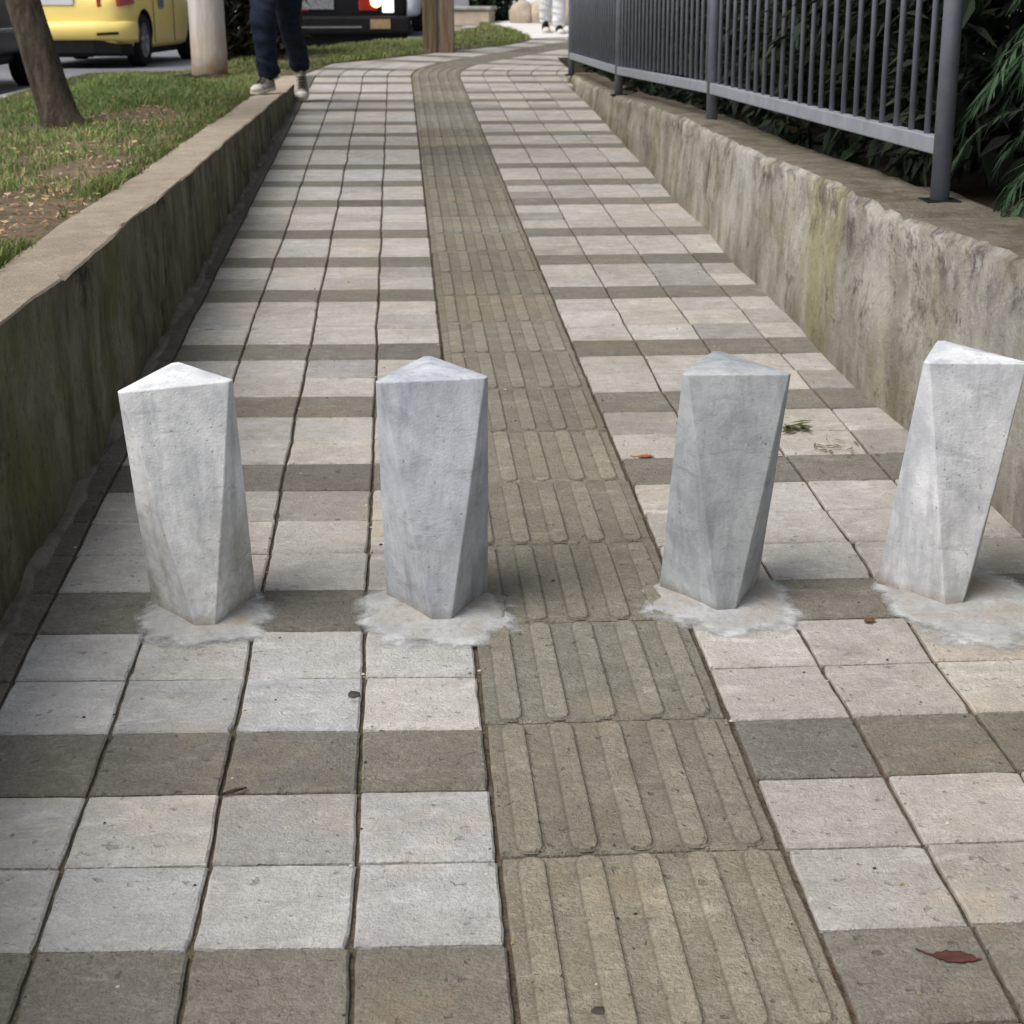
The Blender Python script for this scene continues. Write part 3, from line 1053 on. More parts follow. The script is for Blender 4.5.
def hedge(name, lab, box, count, seed, cols, lsize, core=True, grp=None, cat='hedge'):
    rg = random.Random(seed)
    x0, x1, y0, y1, z0, z1 = box
    root = empty(name, ((x0 + x1) / 2, (y0 + y1) / 2, z0), 0, True, lab, cat, grp)
    inv = root.matrix_world.inverted()
    mb = MB()
    for k in range(count):
        # more towards the surface of an uneven box
        x = x0 + (x1 - x0) * (rg.random() ** 1.7); y = rg.uniform(y0, y1); z = rg.uniform(z0 + .02, z1)
        x += .22 * nz(y * 1.3, z * 1.6, seed); z2 = z + .25 * nz(x * 1.2, y * 1.1, seed + 3)
        if nz(x * 2.2, y * 2.2, z * 2.2 + seed) < -.42: continue
        d = Vector((rg.gauss(-.5, .6), rg.gauss(0, .7), rg.gauss(-.15, .6)))
        c = rg.choice(cols); f = rg.uniform(.55, 1.3)
        leafcard(mb, inv @ Vector((x, y, z2)), d, lsize * rg.uniform(.6, 1.4), lsize * rg.uniform(.14, .26), Vector((rg.gauss(0, .3), rg.gauss(0, .3), 1)).normalized(), (c[0] * f, c[1] * f, c[2] * f, 1))
    mb.build('foliage', M['leaves'], root, fix=False)
    m = MB()
    ns = max(3, int((y1 - y0) * 2.2))
    for k in range(ns):
        y = y0 + (y1 - y0) * (k + .5) / ns + rg.uniform(-.1, .1); x = rg.uniform(x0 + .1, x0 + (x1 - x0) * .6)
        h = (z1 - z0) * rg.uniform(.5, .85)
        pts = [inv @ Vector((x + rg.gauss(0, .04) * t, y + rg.gauss(0, .05) * t, z0 - .05 + h * t)) for t in (0, .33, .66, 1)]
        m.tube(pts, [.028, .022, .015, .006], 7)
    m.build('stems', M['bark'], root, smooth=True)
    return root


DK = [(.014, .024, .013), (.022, .034, .017), (.030, .044, .023), (.020, .022, .020)]
for k in range(5):
    y = 3.2 + k * 2.5
    hedge('bush', ['dark bush filling the space behind the railing by the corner post', 'dark bush behind the middle of the railing', 'dark bush behind the second railing post from the corner',
                   'dark bush behind the railing near its far end', 'dark bush behind the far end post of the railing'][k],
          (1.63, 3.2, y + (1.75 if k == 0 else 0), y + 2.7, LV(y + 1.3, .62), LV(y + 1.3, .62) + 2.9), 15000, 40 + k, DK, .095, grp='dark bushes behind the railing', cat='bush')

# drooping fine-leaved shrub at the corner post
rg = random.Random(77)
shrub = empty('drooping_shrub', (1.98, 4.55, LV(4.5, .66)), 0, True, 'dark green shrub with drooping feathery sprays beside the corner fence post', 'shrub')
inv = shrub.matrix_world.inverted()
mf, ms = MB(), MB()
origin = Vector((2.00, 4.35, LV(4.35, .66)))
for k in range(7):
    a = rg.uniform(0, 6.28)
    top = origin + Vector((math.cos(a) * .22, math.sin(a) * .35, rg.uniform(1.0, 1.9)))
    ms.tube([inv @ (origin + Vector((math.cos(a) * .05, math.sin(a) * .05, -.05))), inv @ ((origin + top) / 2 + Vector((rg.gauss(0, .05), rg.gauss(0, .05), 0))), inv @ top], [.02, .014, .006], 7)
SG = [(.026, .054, .028), (.040, .078, .040), (.018, .040, .020), (.055, .095, .052), (.075, .115, .070)]
for k in range(520):
    z = rg.uniform(.06, 1.9)
    a = rg.uniform(0, 6.28); r0 = rg.uniform(.04, .28)
    p = origin + Vector((math.cos(a) * r0, math.sin(a) * r0 * 1.9, z))
    out = Vector((math.cos(a) * .8 - .25, math.sin(a) * .9 - .15, rg.uniform(.0, .5))).normalized()
    L = rg.uniform(.16, .36)
    pts = []
    v = out.copy(); q = p.copy()
    for t in range(9):
        pts.append(q.copy()); q = q + v * L / 9; v = (v + Vector((0, 0, -.22))).normalized()
    ms.tube([inv @ p2 for p2 in pts[::2]], [.003, .0025, .002, .0015, .001], 4, cap=False)
    c = rg.choice(SG); f = rg.uniform(.6, 1.3)
    for t in range(1, 9):
        d = (pts[t] - pts[t - 1]).normalized(); sd = d.cross(Vector((0, 0, 1)))
        sd = sd.normalized() if sd.length > .01 else Vector((1, 0, 0))
        for sg in (-1, 1):
            for rep in range(2):
                dd = (d * .9 + sd * sg * rg.uniform(.35, .8) + Vector((0, 0, rg.uniform(-.5, .1))))
                leafcard(mf, inv @ (pts[t] + d * rg.uniform(-.01, .01)), dd, rg.uniform(.05, .10), rg.uniform(.003, .006), Vector((rg.gauss(0, .4), rg.gauss(0, .4), 1)).normalized(), (c[0] * f, c[1] * f, c[2] * f, 1), .35)
mf.build('foliage', M['leaves'], shrub, fix=False)
ms.build('stems', M['bark'], shrub, smooth=True)

# bush between the pole and the walker
b = hedge('bush', 'dark brownish bush growing behind the whitewashed pole', (-1.62, -1.02, 16.0, 16.7, -.05, 1.5), 2600, 91, [(.03, .035, .018), (.05, .045, .028), (.06, .045, .03), (.02, .026, .012)], .14, cat='bush')
b2 = hedge('bush', 'round dark green bush at the far end of the walk beside the pale driveway', (1.02, 1.62, 22.3, 23.2, -.02, 1.1), 3600, 92, [(.018, .035, .016), (.03, .05, .024), (.012, .022, .012)], .12, cat='bush')

# ------------------------------------------------------------------ trees, pole, timber post
tr = empty('tree', (-1.715, 8.85, LV(8.75, .60)), 0, True, 'leaning bare-barked tree rooted in the grass bank by the road', 'tree')
mb = MB()
cen = [(.0, 0, -.12), (-.005, 0, .0), (-.035, .0, .10), (-.075, .0, .25), (-.16, .02, .6), (-.23, .03, .95), (-.36, .05, 1.7), (-.46, .06, 2.5), (-.52, .08, 3.2)]
rd = [.132, .112, .100, .094, .089, .085, .076, .066, .052]
nn = 22
secs = []
fine_c, fine_r = [], []
for i in range(len(cen) - 1):
    for t in (0, .25, .5, .75): fine_c.append(Vector(cen[i]).lerp(Vector(cen[i + 1]), t)); fine_r.append(rd[i] + (rd[i + 1] - rd[i]) * t)
fine_c.append(Vector(cen[-1])); fine_r.append(rd[-1])
for c, r in zip(fine_c, fine_r):
    sec = []
    for k in range(nn):
        a = 2 * math.pi * k / nn
        flare = max(0, (.10 - c.z) / .2) * .35 * max(0, math.cos(3 * a + .6) + .2)
        rr = r * (1 + flare + .06 * nz(math.cos(a) * 2, math.sin(a) * 2, c.z * 2) + .035 * nz(math.cos(a) * 6, math.sin(a) * 6, c.z * 7))
        sec.append((c.x + rr * math.cos(a), c.y + rr * math.sin(a), c.z))
    secs.append(sec)
mb.loft(secs)
trunk = mb.build('trunk', M['bark'], tr, smooth=True)
rg = random.Random(8)
mb = MB(); mcr = MB()
for k in range(9):
    b0 = Vector(cen[6 + (k % 3)]); a = k * 2.4 + rg.uniform(-.3, .3); L = rg.uniform(1.0, 1.7)
    pts = [b0]
    d = Vector((math.cos(a), math.sin(a), rg.uniform(.35, .9))).normalized()
    for t in range(4): pts.append(pts[-1] + d * L / 4); d = (d + Vector((rg.gauss(0, .2), rg.gauss(0, .2), rg.gauss(.05, .12)))).normalized()
    mb.tube(pts, [.045, .034, .024, .015, .006], 8)
    for q in pts[2:]:
        for m in range(150):
            o_ = Vector((rg.gauss(0, .33), rg.gauss(0, .33), rg.gauss(.05, .22)))
            c = rg.choice([(.05, .09, .02), (.07, .11, .03), (.04, .07, .018)]); f = rg.uniform(.7, 1.3)
            leafcard(mcr, q + o_, Vector((rg.gauss(0, 1), rg.gauss(0, 1), rg.gauss(-.3, .5))), rg.uniform(.06, .12), rg.uniform(.012, .022), Vector((0, 0, 1)), (c[0] * f, c[1] * f, c[2] * f, 1))
mb.build('limbs', M['bark'], tr, smooth=True)
mcr.build('crown', M['leaves'], tr, fix=False)

pole = empty('utility_pole', (-1.60, 14.75, lawn_z(-1.60, 14.75) - .03), 0, True, 'thick whitewashed round pole standing in the grass with a dirty brown foot', 'pole')
mb = MB(); mb.tube([(0, 0, -.1), (0, 0, .25), (-.01, 0, 1), (-.02, 0, 3), (-.03, 0, 7)], [.158, .152, .148, .13, .10], 28)
mb.build('shaft', M['pole'], pole, smooth=True)
mb = MB()
n = 30; vs = []; fs = []
for (f, z) in ((.16, .07), (.24, .06), (.36, .02), (.46, -.03)):
    for k in range(n):
        a = 2 * math.pi * k / n; q = f * (1 + .18 * nz(math.cos(a) * 2, math.sin(a) * 2, f)); vs.append((q * math.cos(a) * 1.15, q * math.sin(a), z + .015 * nz(q * 9, a * 3)))
for r in range(3):
    for k in range(n): fs.append((r * n + k, r * n + (k + 1) % n, (r + 1) * n + (k + 1) % n, (r + 1) * n + k))
mb.add(vs, fs); mb.build('earth_collar', M['soil'], pole, smooth=True)

tp = empty('timber_post', (.415, 17.05, .0), 0, True, 'brown post of two upright timbers at the edge of the lawn', 'post')
for sx in (-1, 1):
    mb = MB(); mb.box(sx * .085 - .070, sx * .085 + .070, -.09, .09, -.1, 2.8)
    bevel(mb.build('timber', M['wood'], tp), .012, 2)
mb = MB(); mb.box(-.0145, .0145, -.05, .05, -.1, 2.75)
mb.build('spacer', M['kerb'], tp)

# ------------------------------------------------------------------ vehicles
def vehicle(name, lab, cat, loc, rz, W, L, H, zb, belt, paint, boxy=False, axle=(-1.3, 1.3), wr=.31, group=None, drop=0.0):
    """local +Y is forward, the origin is on the ground under its middle"""
    root = empty(name, (loc[0], loc[1], loc[2] - drop), rz, True, lab, cat, group)
    w = W / 2
    wz = wr + drop

    def sec(y, half, z0, z1, crown=.03):
        pr = [(half * .86, z0), (half * .96, z0 + .05), (half, z0 + (z1 - z0) * .38), (half * .995, z0 + (z1 - z0) * .62), (half * .965, z1 - .06), (half * .90, z1)]
        pts = [(x, y, z) for (x, z) in pr] + [(half * .45, y, z1 + crown * .8), (0, y, z1 + crown)]
        return pts + [(-x, yy, z) for (x, yy, z) in reversed(pts[:-1])]
    r, f = -L / 2, L / 2
    if boxy: st = [(r, .93, zb + .02, belt), (r + .04, .985, zb, belt + .0), (r + .4, 1, zb, belt), (0, 1, zb, belt), (f - .9, 1, zb, belt), (f - .3, .97, zb, belt - .15), (f, .88, zb + .05, belt - .25)]
    else: st = [(r, .66, zb + .14, belt - .20), (r + .05, .83, zb + .05, belt - .08), (r + .20, .935, zb, belt - .02), (r + .60, .99, zb, belt), (-.3, 1, zb, belt), (f - 1.3, 1, zb, belt - .03), (f - .5, .96, zb, belt - .13), (f - .10, .88, zb + .02, belt - .22), (f, .76, zb + .10, belt - .32)]
    mb = MB(); mb.loft([sec(y, w * k, a, b) for (y, k, a, b) in st])
    body = mb.build('body', [paint, M['plastic']], root, smooth=True)
    m = body.modifiers.new('s', 'SUBSURF'); m.levels = 2; m.render_levels = 2
    bake(body)
    cut = MB()
    for ay in axle:
        for sx in (-1, 1):
            ring = [(ay + (wr + .055) * math.cos(t), wz + (wr + .055) * math.sin(t)) for t in [2 * math.pi * q / 32 for q in range(32)]]
            cut.loft([[(sx * (w - .30), y, z) for (y, z) in ring], [(sx * (w + .2), y, z) for (y, z) in ring]])
    co = cut.build('cut', M['plastic'], root)
    bm_ = body.modifiers.new('b', 'BOOLEAN'); bm_.object = co; bm_.operation = 'DIFFERENCE'; bm_.solver = 'EXACT'
    bake(body)
    bpy.data.objects.remove(co)
    # greenhouse: glass with a painted roof
    top = H - .02
    if boxy: gs = [(r + .03, .93, .84), (r + .10, .96, .88), (f - 1.6, .96, .88), (f - 1.0, .9, .75)]
    else: gs = [(r + .42, .92, .60), (r + .95, .93, .74), (.2, .93, .76), (f - 1.55, .92, .70)]
    y0b, y1b = (r + .02, f - .75) if boxy else (r + .10, f - 1.0)
    gl = MB()
    ya, yb = gs[0][0] + (0 if boxy else .45), gs[-1][0] - (0 if boxy else .25)
    bot = [(-w * .93, y0b, belt - .02), (w * .93, y0b, belt - .02), (w * .93, y1b, belt - .06), (-w * .93, y1b, belt - .06)]
    tpp = [(-w * .76, ya, top), (w * .76, ya, top), (w * .76, yb, top), (-w * .76, yb, top)]
    gl.add(bot + tpp, [(0, 1, 5, 4), (1, 2, 6, 5), (2, 3, 7, 6), (3, 0, 4, 7), (4, 5, 6, 7)])
    bevel(gl.build('windows', M['glass'], root), .03, 2)
    rf = MB()
    rf.add([(x * 1.02, y + (-.03 if y < 0 else .03), top - .012) for (x, y, z) in tpp] + [(x * .92, y * .96, top + .045) for (x, y, z) in tpp], [(0, 1, 5, 4), (1, 2, 6, 5), (2, 3, 7, 6), (3, 0, 4, 7), (4, 5, 6, 7), (3, 2, 1, 0)])
    roof = bevel(rf.build('roof', paint, root), .02, 2)
    for (pi_, a, b) in ((0, bot[0], tpp[0]), (1, bot[1], tpp[1]), (2, bot[2], tpp[2]), (3, bot[3], tpp[3])):
        pm = MB(); pm.tube([Vector(a) * 1.0 + Vector((0, 0, -.01)), Vector(b)], .04, 8); pm.build('pillar', paint, root, smooth=True)
    # wheels
    for ay in axle:
        for sx in (-1, 1):
            t = MB(); prof = [(wr * .66, -.085), (wr * .90, -.098), (wr, -.07), (wr, .07), (wr * .90, .098), (wr * .66, .085)]
            n = 36
            t.loft([[(sx * (w - .115) + px, ay + rr * math.cos(a), wz + rr * math.sin(a)) for a in [2 * math.pi * q / n for q in range(n)]] for (rr, px) in prof], cap=False)
            wh = t.build('wheel', M['rubber'], root, smooth=True)
            ri = MB(); xx = sx * (w - .115)
            ri.loft([[(xx + sx * dx, ay + rr * math.cos(a), wz + rr * math.sin(a)) for a in [2 * math.pi * q / n for q in range(n)]] for (rr, dx) in ((wr * .68, .08), (wr * .62, .085), (wr * .60, .03))], cap=False)
            ri.loft([[(xx + sx * dx, ay + rr * math.cos(a), wz + rr * math.sin(a)) for a in [2 * math.pi * q / n for q in range(n)]] for (rr, dx) in ((wr * .15, .05), (wr * .14, .085), (.01, .088))], cap=False)
            for sp in range(7):
                a = 2 * math.pi * sp / 7 + .2; ca, sa = math.cos(a), math.sin(a); hw = .022
                q = [(rr * ca - s2 * hw * sa, rr * sa + s2 * hw * ca) for rr, s2 in ((wr * .12, -1), (wr * .63, -1), (wr * .63, 1), (wr * .12, 1))]
                ri.add([(xx + sx * .072, ay + y, wz + z) for (y, z) in q] + [(xx + sx * .05, ay + y, wz + z) for (y, z) in q], [(0, 1, 2, 3), (0, 1, 5, 4), (2, 3, 7, 6)])
            ri.build('rim', M['alloy'], wh)
            dk = MB(); dk.loft([[(xx + sx * .02, ay + wr * .62 * math.cos(a), wz + wr * .62 * math.sin(a)) for a in [2 * math.pi * q / n for q in range(n)]], [(xx + sx * .03, ay + wr * .62 * math.cos(a), wz + wr * .62 * math.sin(a)) for a in [2 * math.pi * q / n for q in range(n)]]])
            dk.build('brake_disc', M['plastic'], wh)
    un = MB(); un.box(-w * .84, w * .84, r + .32, f - .3, zb - .05, zb + .12); bevel(un.build('underbody', M['plastic'], root), .04, 2)
    return root


# yellow taxi seen from behind
TX = -3.70
taxi = vehicle('taxi', 'yellow taxi on the road beyond the grass bank, its rear quarter showing', 'taxi', (TX, 22.30, road_z(22.3)), R(-6), 1.70, 4.1, 1.48, .25, .98, M['taxi'], axle=(-1.30, 1.30), wr=.305, drop=.07)
r = -2.05
mb = MB()
secs = []
for (x, dy) in ((-.79, .20), (-.70, .05), (-.40, -.012), (0, -.02), (.40, -.012), (.70, .05), (.79, .20)):
    secs.append([(x, r + dy + .03, .21), (x, r + dy - .008, .25), (x, r + dy - .008, .335 if abs(x) > .6 else .40), (x, r + dy + .06, .345 if abs(x) > .6 else .41), (x, r + dy + .10, .22)])
mb.loft(secs); mb.build('rear_valance', M['plastic'], taxi)
mb = MB(); secs = []
for (x, dy) in ((-.84, .32), (-.80, .13), (-.70, .035), (-.40, -.035), (0, -.045), (.40, -.035), (.70, .035), (.80, .13), (.84, .32)):
    secs.append([(x, r + dy + .05, .36), (x, r + dy - .012, .42), (x, r + dy - .020, .50), (x, r + dy - .012, .585), (x, r + dy + .05, .605), (x, r + dy + .10, .5)])
mb.loft(secs); mb.build('bumper', M['taxi'], taxi, smooth=True)
for sx in (-1, 1):
    mb = MB(); mb.add([(sx * x, r + dy, z) for (x, dy, z) in ((.46, -.052, .445), (.70, .010, .455), (.70, .010, .485), (.46, -.052, .475))] + [(sx * x, r + dy + .03, z) for (x, dy, z) in ((.46, -.052, .445), (.70, .010, .455), (.70, .010, .485), (.46, -.052, .475))], [(0, 1, 2, 3), (0, 1, 5, 4), (1, 2, 6, 5), (2, 3, 7, 6), (3, 0, 4, 7)])
    mb.build('reflector_or_glint', M['plastic'], taxi)
    mb = MB(); mb.add([(sx * x, r + dy, z) for (x, dy, z) in ((.47, .00, .76), (.72, .08, .77), (.845, .27, .80), (.82, .30, .95), (.71, .11, .94), (.45, .03, .93))] + [(sx * x * .97, r + dy + .08, z) for (x, dy, z) in ((.47, .00, .76), (.72, .08, .77), (.845, .27, .80), (.82, .30, .95), (.71, .11, .94), (.45, .03, .93))], [(0, 1, 4, 5), (1, 2, 3, 4), (0, 1, 7, 6), (1, 2, 8, 7), (2, 3, 9, 8), (3, 4, 10, 9), (4, 5, 11, 10), (5, 0, 6, 11)])
    bevel(mb.build('tail_light', M['redlens'], taxi), .008, 2)
mb = MB(); mb.box(-.20, .20, r - .005, r + .04, .78, .89); bevel(mb.build('licence_plate', M['plate'], taxi), .006, 1)
mb = MB(); mb.box(-.42, -.30, r + .2, r + .4, .17, .27); mb.box(-.36, .3, r + .3, r + .42, .19, .25); bevel(mb.build('silencer', M['plastic'], taxi), .03, 2)
mb = MB(); mb.box(.849, .856, -.62, -.40, .74, .90); bevel(mb.build('door_badge', simple('blue_badge', (.16, .22, .30), .5, .4, var=.4, scale=30), taxi), .002, 1)
for yy in (-.92, .12):
    mb = MB(); mb.box(.845, .8525, yy - .004, yy + .004, .34, .95); mb.build('door_seam', M['plastic'], taxi)
mb = MB(); mb.box(.846, .862, -.5, -.36, .90, .925); bevel(mb.build('door_handle', M['taxi'], taxi), .005, 2)

# dark car half out of the frame
dc = vehicle('parked_car', 'dark car with black tyres on the road, mostly hidden by the leaning tree', 'car', (-4.27, 15.05, road_z(15.05)), 0, 1.76, 4.4, 1.45, .26, .95, M['navy_paint'], axle=(-1.32, 1.36), wr=.325)
mb = MB(); mb.box(.872, .888, -1.4, 1.0, .50, .535); bevel(mb.build('side_moulding', M['chrome'], dc), .004, 1)
for sx in (-1, 1):
    mb = MB(); mb.add([(sx * x, y, z) for (x, y, z) in ((.50, 2.13, .60), (.74, 1.98, .60), (.74, 1.96, .72), (.52, 2.06, .72), (.50, 2.05, .60), (.70, 1.88, .60), (.70, 1.88, .72), (.52, 1.96, .72))], [(0, 1, 2, 3), (0, 1, 5, 4), (1, 2, 6, 5), (2, 3, 7, 6), (3, 0, 4, 7)])
    mb.build('headlight', M['clearlens'], dc)

# black van seen from behind, lamps lit
vy = 22.5
van = vehicle('van', 'large black van at the far side of the lawn with a rear lamp lit', 'van', (-.93, vy + 2.45, road_z(vy + 2.45)), R(3), 1.96, 4.9, 2.1, .34, 1.12, M['black_paint'], boxy=True, axle=(-1.45, 1.5), wr=.36)
r = -2.45
mb = MB(); mb.box(-.99, .99, r - .09, r + .12, .33, .56); bevel(mb.build('bumper', M['plastic'], van), .04, 3)
mb = MB(); mb.box(-.55, .35, r - .098, r - .08, .41, .435); mb.build('bumper_strip', M['chrome'], van)
mb = MB(); mb.box(-.44, .0, r - .022, r + .03, .64, .79); bevel(mb.build('licence_plate', M['plate_grey'], van), .006, 1)
for sx in (-1, 1):
    mb = MB(); mb.box(sx * .44 - .12, sx * .44 + .12, r - .018, r + .05, .62, .98); bevel(mb.build('tail_light', M['redlens'], van), .015, 2)
    mb = MB(); mb.box(sx * .70 - .075, sx * .70 + .075, r - .015, r + .05, .60, .98)
    bevel(mb.build('reversing_light', M['white_lit'] if sx > 0 else M['clearlens'], van), .012, 2)
    mb = MB(); mb.tube([(sx * .545, r - .035, .74), (sx * .545, r + .03, .74)], .075, 20)
    bevel(mb.build('indicator', M['amber_lit'] if sx > 0 else M['redlens'], van), .01, 2)
mb = MB(); mb.box(.46, .72, r - .097, r - .08, .40, .52); mb.build('reflector_or_glint', simple('tan_reflection', (.34, .24, .13), .4, .4, var=.3, scale=20), van)  # tan reflection on the bumper, painted as a flat panel
mb = MB(); mb.box(-.95, .95, r + .05, r + .25, .06, .34); bevel(mb.build('mud_flap', M['plastic'], van), .01, 1)

wc = vehicle('parked_car', 'pale car far along the road between the black van and the timber post', 'car', (-.35, 32.0, road_z(31)), 0, 1.7, 4.0, 1.45, .24, .95, M['white_paint'], axle=(-1.2, 1.25), wr=.3)
for sx in (-1, 1):
    mb = MB(); mb.box(sx * .66 - .1, sx * .66 + .1, -2.0, -1.86, .70, .86); bevel(mb.build('tail_light', M['redlens'], wc), .01, 1)

# ------------------------------------------------------------------ things at the far end of the walk
pl = empty('planter_wall', (1.15, 21.9, -.0), R(-12), True, 'low tan planter wall at the far edge of the lawn', 'planter')
mb = MB(); mb.box(-.55, .05, -.15, .35, -.1, .16); bevel(mb.build('wall', M['wall_top'], pl), .02, 2)
mb = MB(); mb.box(-.58, .08, -.18, .38, .162, .21); bevel(mb.build('coping', M['kerb'], pl), .015, 2)
rk = random.Random(4)
for k in range(4):
    bm = bmesh.new(); bmesh.ops.create_icosphere(bm, subdivisions=3, radius=1)
    sx, sy, sz = rk.uniform(.14, .22), rk.uniform(.14, .2), rk.uniform(.14, .24)
    for v in bm.verts:
        q = 1 + .25 * nz(v.co.x * 1.5 + k * 9, v.co.y * 1.5, v.co.z * 1.5) + .1 * nz(v.co.x * 4, v.co.y * 4 + k, v.co.z * 4)
        v.co = Vector((v.co.x * sx, v.co.y * sy, v.co.z * sz)) * q
    me = bpy.data.meshes.new('boulder'); bm.to_mesh(me); bm.free(); me.materials.append(M['wall_top'])
    for p in me.polygons: p.use_smooth = True
    o = link('boulder', me); o.location = (1.60 + k * .22, 21.9 - k * .25 + (.25 if k % 2 else 0), .10)
    tag(o, ['tan boulder at the foot of the far green bush', 'tan boulder second out from the far green bush', 'tan boulder third out from the far green bush', 'tan boulder farthest out from the green bush, nearest the white trousers'][k], 'boulder', 'boulders at the end of the walk')

bd = empty('building', (7.5, 52, 0), R(-15), True, 'pale building far behind the end of the walk', 'building')
mb = MB(); mb.box(-9, 9, 0, 8, -1, 6.5); mb.build('wall', simple('pale_plaster', (.62, .66, .70), .85, .2, var=.12, scale=1), bd)
for k in range(5):
    mb = MB(); mb.box(-7.5 + k * 3.4, -6.0 + k * 3.4, -.04, .02, 1.6, 3.0); w_ = mb.build('window', M['plate'], bd)
    mb = MB(); mb.box(-7.42 + k * 3.4, -6.08 + k * 3.4, -.055, -.043, 1.68, 2.92); mb.build('pane', M['glass'], w_)
mb = MB(); mb.box(-9.4, 9.4, -.4, 8.4, 6.502, 6.8); mb.build('roof', M['kerb'], bd)

# ------------------------------------------------------------------ people
def skin(name, nodes, edges, root, mat, parent, sub=2):
    bm = bmesh.new(); ly = bm.verts.layers.skin.verify()
    vs = {}
    for k, (p, r_) in nodes.items():
        v = bm.verts.new(p); v[ly].radius = (r_, r_) if not hasattr(r_, '__len__') else r_; v[ly].use_root = (k == root); vs[k] = v
    for a, b_ in edges: bm.edges.new((vs[a], vs[b_]))
    me = bpy.data.meshes.new(name); bm.to_mesh(me); bm.free()
    o = link(name, me, parent)
    m = o.modifiers.new('k', 'SKIN'); m.use_smooth_shade = True
    m = o.modifiers.new('u', 'SUBSURF'); m.levels = sub; m.render_levels = sub
    bake(o); o.data.materials.clear(); o.data.materials.append(mat)
    for p in o.data.polygons: p.use_smooth = True
    return o


def shoe(parent, heel, toe, ank, mat):
    """a shoe from heel to toe, sole under it"""
    heel, toe = Vector(heel), Vector(toe); d = (toe - heel); L = d.length; d.normalize()
    sd = d.cross(Vector((0, 0, 1))).normalized(); upv = sd.cross(d).normalized()
    st = [(-.02, .030, .070), (.0, .038, .098), (.12, .041, .108), (.30, .041, .096), (.50, .046, .072), (.72, .050, .054), (.88, .043, .045), (.98, .026, .034), (1.0, .012, .024)]
    up_, so = MB(), MB()
    A, B = [], []
    for (t, w, h) in st:
        c = heel + d * L * t
        A.append([c + sd * w * math.cos(a) * (1.0 if math.sin(a) < .5 else .8) + upv * (.012 + (h - .012) * max(0, math.sin(a)) ** .8) for a in [math.pi * q / 8 for q in range(9)]])
        B.append([c + sd * w * s1 * 1.08 + upv * z for (s1, z) in ((-1, -.004), (1, -.004), (1, .020), (-1, .020))])
    up_.loft(A, cap=True); so.loft(B)
    s = up_.build('shoe', mat, parent, smooth=True)
    bevel(so.build('sole', M['sole'], s), .004, 2)
    tc = MB()
    tc.loft([[heel + d * L * t + sd * w * 1.02 * math.cos(a) + upv * (.016 + (h - .010) * max(0, math.sin(a)) ** .8) for a in [math.pi * q / 8 for q in range(9)]] for (t, w, h) in ((.80, .047, .051), (.90, .042, .045), (.985, .026, .036), (1.01, .012, .026))])
    tc.build('toe_cap', M['sole'], s, smooth=True)
    la = MB()
    for t, h in ((.34, .098), (.42, .090), (.50, .080), (.58, .072), (.66, .065)):
        la.tube([heel + d * L * t - sd * .026 + upv * (h - .012), heel + d * L * (t + .01) + upv * (h + .002), heel + d * L * t + sd * .026 + upv * (h - .012)], .0045, 6)
    la.build('laces', M['plastic'], s)
    return s


